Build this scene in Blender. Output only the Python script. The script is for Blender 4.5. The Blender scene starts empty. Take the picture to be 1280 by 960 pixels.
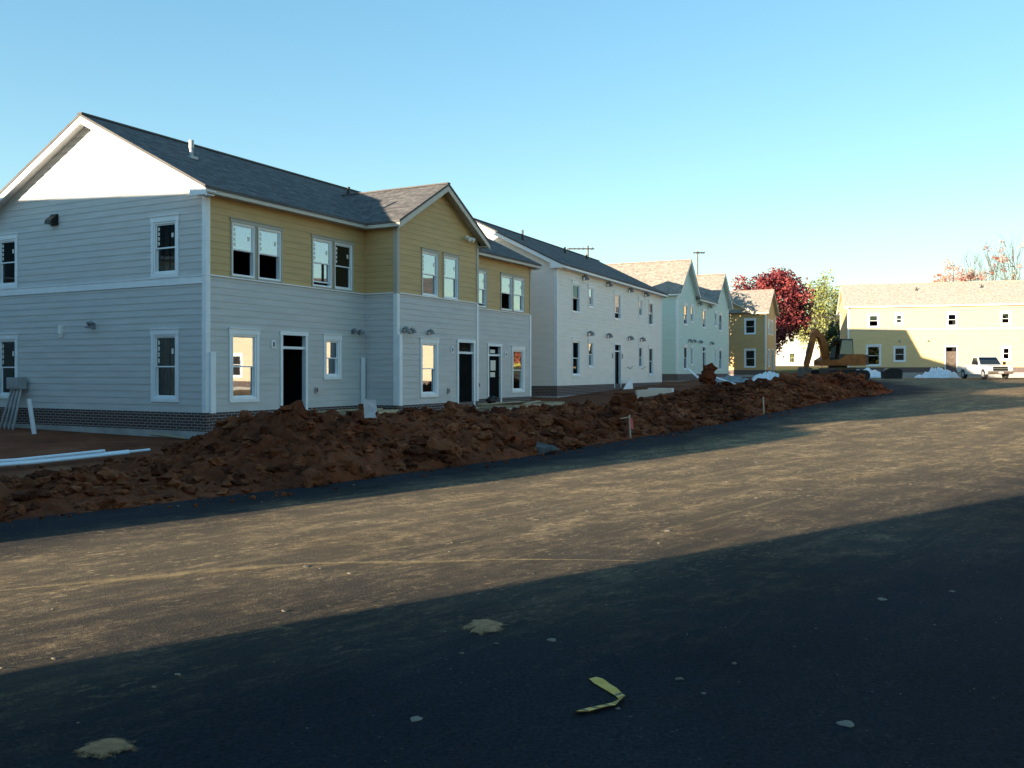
import bpy, bmesh, math, random
from mathutils import Vector, Matrix, noise
from math import sin, cos, tan, radians, pi, sqrt, atan2, hypot

S = bpy.context.scene
COL = S.collection
rnd = random.Random(7)

# ------------------------------------------------------------------ camera, sky, sun, exposure
F, YH, EYE = 1123.5, 465.5, 1.7
cam_d = bpy.data.cameras.new('camera'); cam = bpy.data.objects.new('camera', cam_d); COL.objects.link(cam)
cam.location = (0, 0, EYE); cam.rotation_euler = (radians(90), 0, 0)
cam_d.sensor_width = 36; cam_d.lens = 36 * F / 1280; cam_d.shift_y = (YH - 480) / 1280
cam_d.clip_start = .05; cam_d.clip_end = 5000
S.camera = cam

AZ, EL = radians(53.5), radians(8.5)                # direction the light travels, and the sun's height
w = bpy.data.worlds.new('World'); S.world = w; w.use_nodes = True
nt = w.node_tree; bg = nt.nodes['Background']
sky = nt.nodes.new('ShaderNodeTexSky'); sky.sky_type = 'NISHITA'; sky.sun_disc = False
sky.sun_elevation = EL; sky.sun_rotation = AZ + pi
sky.altitude = 200; sky.air_density = 1.0; sky.dust_density = .1; sky.ozone_density = 1.0
hs = nt.nodes.new('ShaderNodeHueSaturation'); hs.inputs['Saturation'].default_value = 1.72; hs.inputs['Hue'].default_value = .497
gmn = nt.nodes.new('ShaderNodeGamma'); gmn.inputs[1].default_value = .60
nt.links.new(sky.outputs[0], gmn.inputs[0]); nt.links.new(gmn.outputs[0], hs.inputs['Color']); tn = nt.nodes.new('ShaderNodeMix'); tn.data_type = 'RGBA'; tn.blend_type = 'MULTIPLY'; tn.inputs[0].default_value = 1; tn.inputs[7].default_value = (.86, .99, 1.05, 1)
nt.links.new(hs.outputs[0], tn.inputs[6]); nt.links.new(tn.outputs[2], bg.inputs[0]); bg.inputs[1].default_value = .15
sl = bpy.data.lights.new('sun', 'SUN'); sl.energy = 5; sl.angle = radians(.5); sl.color = (1, .84, .62)
so = bpy.data.objects.new('sun', sl); COL.objects.link(so)
so.rotation_euler = Vector((sin(AZ) * cos(EL), cos(AZ) * cos(EL), -sin(EL))).to_track_quat('-Z', 'Y').to_euler()
S.view_settings.view_transform = 'Standard'; S.view_settings.look = 'None'
S.view_settings.gamma = 1; S.view_settings.use_curve_mapping = False
S.view_settings.exposure = 1.7

# ------------------------------------------------------------------ helpers
class MB:
    def __init__(s): s.v = []; s.f = []; s.uv = {}; s.mi = []
    def face(s, pts, uv=None, mi=0):
        n = len(s.v); s.v += [tuple(p) for p in pts]; s.f.append(tuple(range(n, n + len(pts)))); s.mi.append(mi)
        if uv: s.uv[len(s.f) - 1] = uv
    def hexa(s, p, mi=0, uvtop=None):                     # p: 4 bottom (ccw from above), 4 top
        n = len(s.v); s.v += [tuple(q) for q in p]
        for k, q in enumerate(((3, 2, 1, 0), (4, 5, 6, 7), (0, 1, 5, 4), (1, 2, 6, 5), (2, 3, 7, 6), (3, 0, 4, 7))):
            s.f.append(tuple(n + i for i in q)); s.mi.append(mi)
            if uvtop and k == 1: s.uv[len(s.f) - 1] = uvtop
    def box(s, x0, x1, y0, y1, z0, z1, mi=0):
        s.hexa([(x0, y0, z0), (x1, y0, z0), (x1, y1, z0), (x0, y1, z0), (x0, y0, z1), (x1, y0, z1), (x1, y1, z1), (x0, y1, z1)], mi)
    def bar(s, a, b, wx, wz, mi=0):                       # rectangular bar from a to b
        a = Vector(a); b = Vector(b); d = (b - a).normalized()
        up = Vector((0, 0, 1)) if abs(d.z) < .95 else Vector((1, 0, 0))
        x = d.cross(up).normalized() * wx / 2; z = x.cross(d).normalized() * wz / 2
        s.hexa([a - x - z, a + x - z, b + x - z, b - x - z, a - x + z, a + x + z, b + x + z, b - x + z], mi)
    def tube(s, pts, rs, n=8, mi=0, cap=True):
        pts = [Vector(p) for p in pts]
        if not isinstance(rs, (list, tuple)): rs = [rs] * len(pts)
        base = len(s.v)
        for i, p in enumerate(pts):
            d = (pts[min(i + 1, len(pts) - 1)] - pts[max(i - 1, 0)]).normalized()
            up = Vector((0, 0, 1)) if abs(d.z) < .9 else Vector((1, 0, 0))
            x = d.cross(up).normalized(); y = x.cross(d).normalized()
            for k in range(n):
                a = 2 * pi * k / n; s.v.append(tuple(p + (x * cos(a) + y * sin(a)) * rs[i]))
        for i in range(len(pts) - 1):
            for k in range(n):
                k2 = (k + 1) % n
                s.f.append((base + i * n + k, base + i * n + k2, base + (i + 1) * n + k2, base + (i + 1) * n + k)); s.mi.append(mi)
        if cap:
            s.f.append(tuple(base + k for k in range(n))[::-1]); s.mi.append(mi)
            e = base + (len(pts) - 1) * n; s.f.append(tuple(e + k for k in range(n))); s.mi.append(mi)
    def prism(s, poly, axis_pts, mi=0):                   # poly: list of functions already 3D; extrude by vector
        v = Vector(axis_pts); n = len(poly); b = len(s.v)
        s.v += [tuple(p) for p in poly] + [tuple(Vector(p) + v) for p in poly]
        s.f.append(tuple(range(b, b + n))); s.mi.append(mi); s.f.append(tuple(range(b + 2 * n - 1, b + n - 1, -1))); s.mi.append(mi)
        for i in range(n):
            j = (i + 1) % n; s.f.append((b + j, b + i, b + n + i, b + n + j)); s.mi.append(mi)
    def lump(s, c, r, seed, sub=1, sq=(1, 1, 1), rough=.35, mi=0):
        bm = bmesh.new(); bmesh.ops.create_icosphere(bm, subdivisions=sub, radius=1)
        b = len(s.v); o = Vector((seed * 3.1, seed * 1.7, seed * .37))
        for v in bm.verts:
            k = 1 + rough * noise.noise(v.co * 1.3 + o) * 1.6 + rough * .55 * noise.noise(v.co * 2.9 + o) + (rough * .3 * noise.noise(v.co * 6.7 + o) if sub > 1 else 0)
            p = v.co * k; s.v.append((c[0] + p.x * r * sq[0], c[1] + p.y * r * sq[1], c[2] + p.z * r * sq[2]))
        for f in bm.faces: s.f.append(tuple(b + v.index for v in f.verts)); s.mi.append(mi)
        bm.free()
    def build(s, name, mat, parent=None, smooth=False, recalc=False):
        me = bpy.data.meshes.new(name); me.from_pydata(s.v, [], s.f)
        for m in (mat if isinstance(mat, (list, tuple)) else [mat]): me.materials.append(m)
        if max(s.mi, default=0) > 0: me.polygons.foreach_set('material_index', s.mi)
        if s.uv:
            L = me.uv_layers.new(name='UVMap')
            for fi, uvs in s.uv.items():
                for li, c in zip(me.polygons[fi].loop_indices, uvs): L.data[li].uv = c
        if smooth: me.polygons.foreach_set('use_smooth', [True] * len(s.f))
        me.update()
        if recalc:
            bm = bmesh.new(); bm.from_mesh(me); bmesh.ops.recalc_face_normals(bm, faces=bm.faces); bm.to_mesh(me); bm.free()
        o = bpy.data.objects.new(name, me); COL.objects.link(o)
        if parent: o.parent = parent
        return o

def tag(o, label, cat, group=None):
    o['label'] = label; o['category'] = cat
    if group: o['group'] = group
    return o
def kind(o, k): o['kind'] = k; return o
def thing(name, label, cat, loc=(0, 0, 0), rz=0, group=None):
    o = bpy.data.objects.new(name, None); COL.objects.link(o); o.location = loc; o.rotation_euler = (0, 0, rz)
    o.empty_display_size = .3
    return tag(o, label, cat, group)
def smooth01(a, b, x):
    t = max(0, min(1, (x - a) / (b - a))); return t * t * (3 - 2 * t)
def interp(x, xs, ys):
    if x <= xs[0]: return ys[0]
    for i in range(len(xs) - 1):
        if x <= xs[i + 1]: return ys[i] + (ys[i + 1] - ys[i]) * (x - xs[i]) / (xs[i + 1] - xs[i])
    return ys[-1]
GX = [14, 21, 30, 38.6, 48, 58, 66, 81, 95, 125, 160, 300]
GZ = [0, .12, .38, .62, .9, 1.12, 1.25, 1.28, 1.4, 2.5, 3.2, 5]
def g(y): return sum(interp(y + d, GX, GZ) for d in (-3, -1.5, 0, 1.5, 3)) / 5
def at(px, py, z=None):                                   # where the sight line of a pixel meets the ground (or a height)
    k = (py - YH) / F
    if z is not None: Y = (EYE - z) / k
    else:
        Y = EYE / k
        for _ in range(60): Y = .5 * Y + .5 * (EYE - g(Y)) / k
    return Vector((Y * (px - 640) / F, Y, EYE - k * Y))
def deep(px, py, Y): return Vector((Y * (px - 640) / F, Y, EYE - (py - YH) / F * Y))

# ------------------------------------------------------------------ materials
def nodes(name):
    m = bpy.data.materials.new(name); m.use_nodes = True
    t = m.node_tree; b = t.nodes['Principled BSDF']; return m, t, b
def N(t, ty, **kw):
    n = t.nodes.new(ty)
    for k, v in kw.items():
        if k.startswith('i_'):
            key = k[2:]; n.inputs[int(key) if key.isdigit() else key].default_value = v
        else: setattr(n, k, v)
    return n
def ramp(t, src, stops):
    r = t.nodes.new('ShaderNodeValToRGB'); t.links.new(src, r.inputs[0])
    e = r.color_ramp.elements
    while len(e) < len(stops): e.new(.5)
    for el, (p, c) in zip(e, stops): el.position = p; el.color = (*c, 1) if len(c) == 3 else c
    return r.outputs[0]
def mixc(t, fac, a, b, mode='MIX'):
    n = t.nodes.new('ShaderNodeMix'); n.data_type = 'RGBA'; n.blend_type = mode
    for s, i in ((fac, 0), (a, 6), (b, 7)):
        if hasattr(s, 'is_linked') or hasattr(s, 'links'): t.links.new(s, n.inputs[i])
        else: n.inputs[i].default_value = s if i == 0 else (*s, 1)
    return n.outputs[2]
def coords(t, scale=(1, 1, 1), rot=(0, 0, 0), kind_='Object'):
    c = N(t, 'ShaderNodeTexCoord'); m = N(t, 'ShaderNodeMapping'); t.links.new(c.outputs[kind_], m.inputs[0])
    m.inputs['Scale'].default_value = scale; m.inputs['Rotation'].default_value = rot; return m.outputs[0]
def noi(t, vec, scale, detail=4, rough=.55):
    n = N(t, 'ShaderNodeTexNoise'); t.links.new(vec, n.inputs['Vector'])
    n.inputs['Scale'].default_value = scale; n.inputs['Detail'].default_value = detail; n.inputs['Roughness'].default_value = rough
    return n.outputs[0]
def bump(t, b, h, strength, dist=.02):
    n = N(t, 'ShaderNodeBump'); n.inputs['Strength'].default_value = strength; n.inputs['Distance'].default_value = dist
    t.links.new(h, n.inputs['Height']); t.links.new(n.outputs[0], b.inputs['Normal'])
def simple(name, c, rough=.6, var=.12, scale=3, metal=0, bmp=0, spec=.3, stretch=(1, 1, 1)):
    m, t, b = nodes(name)
    n = noi(t, coords(t, stretch), scale)
    d = tuple(max(0, x * (1 - var)) for x in c); l = tuple(min(1, x * (1 + var)) for x in c)
    t.links.new(ramp(t, n, [(.3, d), (.7, l)]), b.inputs['Base Color'])
    b.inputs['Roughness'].default_value = rough; b.inputs['Metallic'].default_value = metal
    b.inputs['Specular IOR Level'].default_value = spec
    if bmp: bump(t, b, noi(t, coords(t), scale * 8), bmp)
    return m
M = {}
def siding_mat(name, c):                                  # painted cement board: faint grain and slight soiling
    m, t, b = nodes(name)
    n1 = noi(t, coords(t, (1, 1, 6)), .9, 5); n2 = noi(t, coords(t, (.7, .7, 5.6)), 1.7, 2)
    k1 = ramp(t, n1, [(.3, tuple(x * .93 for x in c)), (.72, tuple(min(1, x * 1.05) for x in c))])
    t.links.new(mixc(t, .12, k1, ramp(t, n2, [(.35, (.4, .4, .4)), (.65, (.75, .75, .75))]), 'OVERLAY'), b.inputs['Base Color'])
    b.inputs['Roughness'].default_value = .62; b.inputs['Specular IOR Level'].default_value = .3
    bump(t, b, noi(t, coords(t, (3, 3, 60)), 4), .12, .004)
    return m
M['grey'] = siding_mat('grey_siding', (.54, .53, .515))
M['yellow'] = siding_mat('yellow_siding', (.54, .36, .16))
M['cream'] = siding_mat('cream_siding', (.80, .75, .69))
M['aqua'] = siding_mat('aqua_siding', (.55, .68, .62))
M['paint_white'] = siding_mat('white_siding', (.72, .71, .68))
M['pale_yellow'] = siding_mat('pale_yellow_siding', (.72, .51, .25))
M['beige'] = siding_mat('beige_siding', (.62, .50, .36))
M['trim'] = simple('white_trim', (.80, .81, .82), .5, .05)
M['trim_tan'] = simple('tan_trim', (.44, .40, .33), .55, .06)
M['fascia_tan'] = simple('fascia_paint', (.55, .50, .42), .55, .06)
M['vinyl'] = simple('window_vinyl', (.82, .84, .85), .35, .03)
M['concrete'] = simple('concrete', (.34, .33, .31), .9, .2, 2.5, bmp=.3)
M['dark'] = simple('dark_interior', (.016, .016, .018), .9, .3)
M['stud'] = simple('stud_wood', (.50, .40, .27), .8, .2, 5)
M['lumber'] = simple('lumber', (.46, .36, .23), .8, .25, 3, stretch=(1, 8, 8), bmp=.2)
M['pvc'] = simple('white_pipe', (.80, .82, .84), .35, .04)
M['plastic_sheet'] = simple('plastic_sheet', (.74, .77, .80), .4, .08, 4)
M['galv'] = simple('galvanised_metal', (.36, .38, .39), .5, .15, 6, metal=.4)
M['black'] = simple('black_plastic', (.015, .015, .017), .45, .2)
M['doorway'] = simple('black_door_paint', (.008, .009, .010), .9, .2, spec=.02)
M['rubber'] = simple('tyre_rubber', (.02, .02, .02), .85, .25, 20)
M['lamp'] = simple('lamp_housing', (.30, .31, .32), .4, .1, metal=.3)
M['lens'] = simple('lamp_lens', (.85, .84, .78), .2, .03)
M['paper'] = simple('paper', (.75, .72, .62), .8, .05)
M['bark'] = simple('tree_bark', (.10, .075, .055), .95, .35, 6, bmp=.6)
M['digger'] = simple('digger_orange', (.34, .105, .022), .6, .35, 3)
M['cabpaint'] = simple('dark_cab_paint', (.012, .022, .026), .4, .2)
M['steel'] = simple('dirty_steel', (.13, .10, .08), .7, .35, 4, metal=.3)
M['truck'] = simple('truck_white', (.52, .53, .52), .28, .04, spec=.6)
M['chrome'] = simple('chrome', (.6, .6, .62), .2, .05, metal=.9)
M['rockm'] = simple('grey_rock', (.09, .085, .08), .9, .4, 5, bmp=.6)
M['rag'] = simple('blue_grey_tarp', (.22, .25, .27), .7, .3, 3)
M['stake'] = simple('stake_wood', (.55, .40, .28), .8, .2, 6)
M['pink'] = simple('ribbon_red', (.75, .12, .10), .6, .1)
M['orangecap'] = simple('worn_orange', (.6, .25, .08), .7, .2)

def brick_mat():
    m, t, b = nodes('brick_base')
    uv = N(t, 'ShaderNodeTexCoord'); br = N(t, 'ShaderNodeTexBrick'); t.links.new(uv.outputs['UV'], br.inputs[0])
    br.inputs['Color1'].default_value = (.085, .04, .032, 1); br.inputs['Color2'].default_value = (.055, .032, .030, 1)
    br.inputs['Mortar'].default_value = (.30, .28, .26, 1); br.inputs['Scale'].default_value = 1
    br.inputs['Mortar Size'].default_value = .007; br.inputs['Brick Width'].default_value = .2; br.inputs['Row Height'].default_value = .07
    n = noi(t, uv.outputs['UV'], 9)
    t.links.new(mixc(t, .5, br.outputs[0], ramp(t, n, [(.3, (.35, .35, .35)), (.7, (.65, .65, .65))]), 'OVERLAY'), b.inputs['Base Color'])
    b.inputs['Roughness'].default_value = .9; bump(t, b, br.outputs['Fac'], -.6, .01); return m
M['brick'] = brick_mat()
def shingle_mat(name, c1, c2):
    m, t, b = nodes(name)
    uv = N(t, 'ShaderNodeTexCoord'); br = N(t, 'ShaderNodeTexBrick'); t.links.new(uv.outputs['UV'], br.inputs[0])
    br.inputs['Color1'].default_value = (*c1, 1); br.inputs['Color2'].default_value = (*c2, 1)
    br.inputs['Mortar'].default_value = tuple(x * .55 for x in c1) + (1,); br.inputs['Scale'].default_value = 1
    br.inputs['Mortar Size'].default_value = .006; br.inputs['Brick Width'].default_value = .3; br.inputs['Row Height'].default_value = .13
    n = noi(t, uv.outputs['UV'], 5, 6, .7); n2 = noi(t, uv.outputs['UV'], 60, 2)
    k = mixc(t, .75, br.outputs[0], ramp(t, n, [(.32, (.22, .22, .23)), (.7, (.78, .77, .76))]), 'OVERLAY')
    t.links.new(mixc(t, .5, k, ramp(t, n2, [(.3, (.3, .3, .3)), (.7, (.7, .7, .7))]), 'OVERLAY'), b.inputs['Base Color'])
    b.inputs['Roughness'].default_value = .95; b.inputs['Specular IOR Level'].default_value = .1
    bump(t, b, n2, .35, .01); return m
M['shingle'] = shingle_mat('roof_shingles', (.155, .145, .14), (.09, .087, .087)); M['shingle_pale'] = shingle_mat('pale_shingles', (.50, .43, .36), (.40, .34, .28)); M['shingle_tan'] = shingle_mat('weathered_shingles', (.33, .29, .25), (.25, .22, .19))

def glass_mat(name, refl, tint, trans, grz=.6):
    m = bpy.data.materials.new(name); m.use_nodes = True; t = m.node_tree; t.nodes.clear()
    out = N(t, 'ShaderNodeOutputMaterial'); mx = N(t, 'ShaderNodeMixShader'); gl = N(t, 'ShaderNodeBsdfGlossy')
    gl.inputs['Roughness'].default_value = .015; gl.inputs['Color'].default_value = tint
    tr = N(t, 'ShaderNodeBsdfTransparent'); tr.inputs[0].default_value = trans
    lw = N(t, 'ShaderNodeLayerWeight'); lw.inputs[0].default_value = .35
    ma = N(t, 'ShaderNodeMath', operation='MULTIPLY_ADD'); t.links.new(lw.outputs['Fresnel'], ma.inputs[0]); ma.inputs[1].default_value = grz; ma.inputs[2].default_value = refl
    ma.use_clamp = True
    n = noi(t, coords(t), 1.3, 1); bp = N(t, 'ShaderNodeBump'); bp.inputs['Strength'].default_value = .05; bp.inputs['Distance'].default_value = .02
    t.links.new(n, bp.inputs['Height']); t.links.new(bp.outputs[0], gl.inputs['Normal'])
    t.links.new(ma.outputs[0], mx.inputs[0]); t.links.new(tr.outputs[0], mx.inputs[1]); t.links.new(gl.outputs[0], mx.inputs[2]); t.links.new(mx.outputs[0], out.inputs[0])
    return m
M['glass'] = glass_mat('window_glass', .30, (.93, .96, 1, 1), (.45, .5, .5, 1))
M['glass_dark'] = glass_mat('vehicle_glass', .08, (.9, .95, 1, 1), (.2, .22, .22, 1), .25)
M['glass_side'] = glass_mat('gable_glass', .03, (.9, .95, 1, 1), (.5, .55, .55, 1), .2)

def leaf_mat(name, c, var=.3):
    m, t, b = nodes(name)
    n = noi(t, coords(t), 1.1, 4)
    t.links.new(ramp(t, n, [(.3, tuple(x * (1 - var) for x in c)), (.7, tuple(x * (1 + var) for x in c))]), b.inputs['Base Color'])
    b.inputs['Roughness'].default_value = .6; b.inputs['Specular IOR Level'].default_value = .2
    return m

def soil_mat(name, dark, mid, light, strength=.7):
    m, t, b = nodes(name)
    c = coords(t)
    n1 = noi(t, c, .55, 6, .6); n2 = noi(t, c, 4.5, 6, .65); n3 = noi(t, c, 28, 4, .7)
    k = ramp(t, n1, [(.3, dark), (.52, mid), (.75, light)])
    k = mixc(t, .55, k, ramp(t, n2, [(.3, (.25, .24, .24)), (.7, (.76, .76, .77))]), 'OVERLAY')
    k = mixc(t, .4, k, ramp(t, n3, [(.3, (.3, .3, .3)), (.7, (.72, .72, .72))]), 'OVERLAY')
    t.links.new(k, b.inputs['Base Color']); b.inputs['Roughness'].default_value = .95; b.inputs['Specular IOR Level'].default_value = .1
    ad = N(t, 'ShaderNodeMath', operation='MULTIPLY_ADD'); t.links.new(n3, ad.inputs[0]); ad.inputs[1].default_value = .3; t.links.new(n2, ad.inputs[2])
    bump(t, b, ad.outputs[0], strength, .08)
    return m, t, b, k
M['soil'], *_ = soil_mat('red_clay', (.055, .016, .007), (.145, .041, .0165), (.25, .077, .033))
M['soil_light'], *_ = soil_mat('dry_clay', (.11, .034, .0145), (.20, .066, .028), (.30, .11, .050))
M['soil_dark'], *_ = soil_mat('damp_clay', (.030, .010, .006), (.075, .022, .010), (.12, .038, .018))
# open ground: clay on the site, rough grass further out
m, t, b, k = soil_mat('site_ground', (.085, .028, .013), (.15, .050, .023), (.21, .09, .048), .5)
c = N(t, 'ShaderNodeTexCoord'); sp = N(t, 'ShaderNodeSeparateXYZ'); t.links.new(c.outputs['Object'], sp.inputs[0])
wob = noi(t, c.outputs['Object'], .12, 3)
ad = N(t, 'ShaderNodeMath', operation='MULTIPLY_ADD'); t.links.new(wob, ad.inputs[0]); ad.inputs[1].default_value = 14; t.links.new(sp.outputs[1], ad.inputs[2])
mr = N(t, 'ShaderNodeMapRange'); t.links.new(ad.outputs[0], mr.inputs[0]); mr.inputs[1].default_value = 99; mr.inputs[2].default_value = 104
gr = ramp(t, noi(t, c.outputs['Object'], 1.2, 5), [(.3, (.07, .075, .022)), (.7, (.16, .14, .05))])
t.links.new(mixc(t, mr.outputs[0], k, gr), b.inputs['Base Color']); M['ground'] = m

def asphalt():
    m, t, b = nodes('dusty_asphalt')
    c = N(t, 'ShaderNodeTexCoord'); o = c.outputs['Object']
    def mp(rot, sx, sy):
        q = N(t, 'ShaderNodeMapping'); t.links.new(o, q.inputs[0]); q.vector_type = 'TEXTURE'; q.inputs['Rotation'].default_value = (0, 0, -rot); q.inputs['Scale'].default_value = (1 / sx, 1 / sy, 1); return q.outputs[0]
    base = ramp(t, noi(t, o, .35, 5), [(.3, (.012, .0155, .021)), (.7, (.025, .030, .039))])
    grit = noi(t, o, 42, 4, .75); grit2 = noi(t, o, 160, 2, .6)
    base = mixc(t, .7, base, ramp(t, grit, [(.3, (.12, .12, .12)), (.7, (.88, .88, .88))]), 'OVERLAY')
    # dust: streaks dragged by tyres along the road, in two directions, plus broken patches
    s1 = noi(t, mp(radians(-44), .45, 1.9), 1.0, 6, .62)
    s2 = noi(t, mp(radians(-50), .10, 3.4), 1.0, 5, .6)
    pt = noi(t, o, 1.5, 7, .7); fine = noi(t, mp(radians(-44), 3, 7), 1.0, 5, .7); pk = noi(t, mp(radians(-44), 9, 17), 1.0, 3, .6)
    def mul(a, bb):
        n = N(t, 'ShaderNodeMath', operation='MULTIPLY'); t.links.new(a, n.inputs[0])
        if isinstance(bb, (int, float)): n.inputs[1].default_value = bb
        else: t.links.new(bb, n.inputs[1])
        return n.outputs[0]
    def thr(a, lo, hi):
        n = N(t, 'ShaderNodeMapRange'); t.links.new(a, n.inputs[0]); n.inputs[1].default_value = lo; n.inputs[2].default_value = hi; return n.outputs[0]
    mx = N(t, 'ShaderNodeMath', operation='MAXIMUM'); t.links.new(mul(thr(s1, .42, .62), thr(pt, .38, .58)), mx.inputs[0]); t.links.new(mul(thr(s2, .50, .68), .8), mx.inputs[1])
    # dust thickens over the sunlit strip, painting in part of its brightness
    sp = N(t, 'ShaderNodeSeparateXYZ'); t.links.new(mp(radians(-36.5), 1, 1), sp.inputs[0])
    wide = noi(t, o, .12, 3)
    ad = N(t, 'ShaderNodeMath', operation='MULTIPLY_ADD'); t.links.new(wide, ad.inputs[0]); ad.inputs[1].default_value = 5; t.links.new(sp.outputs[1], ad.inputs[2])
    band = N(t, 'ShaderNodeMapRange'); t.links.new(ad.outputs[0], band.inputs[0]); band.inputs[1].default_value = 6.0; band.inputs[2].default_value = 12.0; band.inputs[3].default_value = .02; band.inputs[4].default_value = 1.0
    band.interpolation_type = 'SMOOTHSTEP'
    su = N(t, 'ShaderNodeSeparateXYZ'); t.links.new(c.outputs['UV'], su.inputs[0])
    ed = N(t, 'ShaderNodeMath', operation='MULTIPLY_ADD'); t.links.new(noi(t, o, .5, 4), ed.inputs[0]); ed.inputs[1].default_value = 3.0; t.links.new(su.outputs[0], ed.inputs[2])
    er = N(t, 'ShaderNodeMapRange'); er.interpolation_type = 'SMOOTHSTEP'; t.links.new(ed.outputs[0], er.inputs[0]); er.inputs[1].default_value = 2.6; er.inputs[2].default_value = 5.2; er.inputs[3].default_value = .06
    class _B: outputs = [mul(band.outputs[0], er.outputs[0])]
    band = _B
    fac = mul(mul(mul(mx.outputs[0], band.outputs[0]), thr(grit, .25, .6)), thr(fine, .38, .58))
    lit_film = mul(band.outputs[0], .58)
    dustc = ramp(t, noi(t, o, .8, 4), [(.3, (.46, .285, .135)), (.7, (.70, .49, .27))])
    k = mixc(t, lit_film, base, (.25, .185, .115)); k = mixc(t, fac, k, dustc)
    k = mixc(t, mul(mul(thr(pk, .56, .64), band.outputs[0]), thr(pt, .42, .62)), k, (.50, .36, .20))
    spk = mul(thr(noi(t, o, 30, 3, .6), .66, .76), thr(noi(t, o, 1.3, 3), .42, .62))
    k = mixc(t, mul(spk, .6), k, (.30, .27, .22))
    t.links.new(k, b.inputs['Base Color']); b.inputs['Roughness'].default_value = .95; b.inputs['Specular IOR Level'].default_value = .04
    h = N(t, 'ShaderNodeMath', operation='MULTIPLY_ADD'); t.links.new(grit2, h.inputs[0]); h.inputs[1].default_value = .5; t.links.new(grit, h.inputs[2])
    bump(t, b, h.outputs[0], 1.0, .02)
    return m
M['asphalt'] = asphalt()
def track_mat():
    m = bpy.data.materials.new('mud_track'); m.use_nodes = True; t = m.node_tree; b = t.nodes['Principled BSDF']
    b.inputs['Base Color'].default_value = (.60, .38, .16, 1); b.inputs['Roughness'].default_value = .95
    uv = N(t, 'ShaderNodeTexCoord'); sp = N(t, 'ShaderNodeSeparateXYZ'); t.links.new(uv.outputs['UV'], sp.inputs[0])
    n = noi(t, uv.outputs['Object'], 5.5, 8, .8)
    e = N(t, 'ShaderNodeMath', operation='PINGPONG'); t.links.new(sp.outputs[0], e.inputs[0]); e.inputs[1].default_value = .5
    a = N(t, 'ShaderNodeMath', operation='MULTIPLY_ADD'); t.links.new(e.outputs[0], a.inputs[0]); a.inputs[1].default_value = .75; t.links.new(n, a.inputs[2])
    mr = N(t, 'ShaderNodeMapRange'); t.links.new(a.outputs[0], mr.inputs[0]); mr.inputs[1].default_value = .60; mr.inputs[2].default_value = 1.05; mr.inputs[4].default_value = .75
    t.links.new(mr.outputs[0], b.inputs['Alpha']); return m
M['track'] = track_mat()
M['sand'] = simple('spilled_sand', (.20, .135, .075), .95, .25, 25, bmp=.4)
def sand_mat():
    m, t, b = nodes('spilled_sand'); uv = N(t, 'ShaderNodeTexCoord'); sp = N(t, 'ShaderNodeSeparateXYZ'); t.links.new(uv.outputs['UV'], sp.inputs[0]); o = uv.outputs['Object']
    t.links.new(ramp(t, noi(t, o, 22, 5, .7), [(.3, (.17, .088, .036)), (.7, (.36, .20, .09))]), b.inputs['Base Color']); b.inputs['Roughness'].default_value = .95
    a = N(t, 'ShaderNodeMath', operation='MULTIPLY_ADD'); t.links.new(noi(t, o, 14, 6, .75), a.inputs[0]); a.inputs[1].default_value = 1.5; t.links.new(sp.outputs[0], a.inputs[2])
    mr = N(t, 'ShaderNodeMapRange'); t.links.new(a.outputs[0], mr.inputs[0]); mr.inputs[1].default_value = 1.72; mr.inputs[2].default_value = 1.42; t.links.new(mr.outputs[0], b.inputs['Alpha'])
    bump(t, b, noi(t, o, 90, 3), .6, .01); return m
M['sand'] = sand_mat()
M['stone'] = simple('pale_stones', (.17, .14, .105), .9, .3, 1.5)

# ------------------------------------------------------------------ ground and road
def axis(lo, hi, fine_lo, fine_hi, fs):
    a = [];
    x = lo
    while x < hi:
        a.append(x)
        if fine_lo <= x < fine_hi: x += fs
        else:
            d = (fine_lo - x) if x < fine_lo else (x - fine_hi)
            step = max(fs, d * .35)
            x = min(x + step, fine_lo) if x < fine_lo else x + step
    a.append(hi); return a
gm = MB()
xs = axis(-2500, 2500, -40, 70, 2.5); ys = axis(-2500, 2500, -40, 130, 1.5)
gm.v = [(x, y, g(y) - .012) for y in ys for x in xs]
nx = len(xs)
for j in range(len(ys) - 1):
    for i in range(nx - 1):
        gm.f.append((j * nx + i, j * nx + i + 1, (j + 1) * nx + i + 1, (j + 1) * nx + i)); gm.mi.append(0)
kind(gm.build('ground', M['ground'], smooth=True), 'structure')

TOE = [(-23.8, -20), (-12.5, 0), (-5.74, 10.1), (-3.77, 12.4), (-2.8, 13.45), (-1.55, 15.2), (0, 17), (3.19, 21.6), (5.86, 25.3), (9.84, 31.5), (14.07, 37.8), (17.56, 41.9)]
EDGE = TOE + [(19.2, 45), (20.6, 50), (22.0, 57), (23.5, 66), (24.5, 75.5)]
def edge_x(y): return interp(y, [p[1] for p in EDGE], [p[0] for p in EDGE])
rm = MB(); ny = 0; y = -24.0; rows = []
while y <= 75.4: rows.append(y); y += .7
cols = [0, .01, .02, .035, .05, .075, .1, .15, .2, .35, .5, .7, 1]; ruv = []
for y in rows:
    x0 = edge_x(y) - .35 + .12 * noise.noise(Vector((y * .8, 0, 3)))
    for c_ in cols: rm.v.append((x0 + (75 - x0) * c_, y, g(y) + .004)); ruv.append(((75 - x0) * c_, y))
nc = len(cols)
for j in range(len(rows) - 1):
    for i in range(nc - 1):
        q = (j * nc + i, j * nc + i + 1, (j + 1) * nc + i + 1, (j + 1) * nc + i); rm.f.append(q); rm.mi.append(0); rm.uv[len(rm.f) - 1] = [ruv[a] for a in q]
kind(rm.build('road', M['asphalt'], smooth=True), 'structure')

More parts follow.
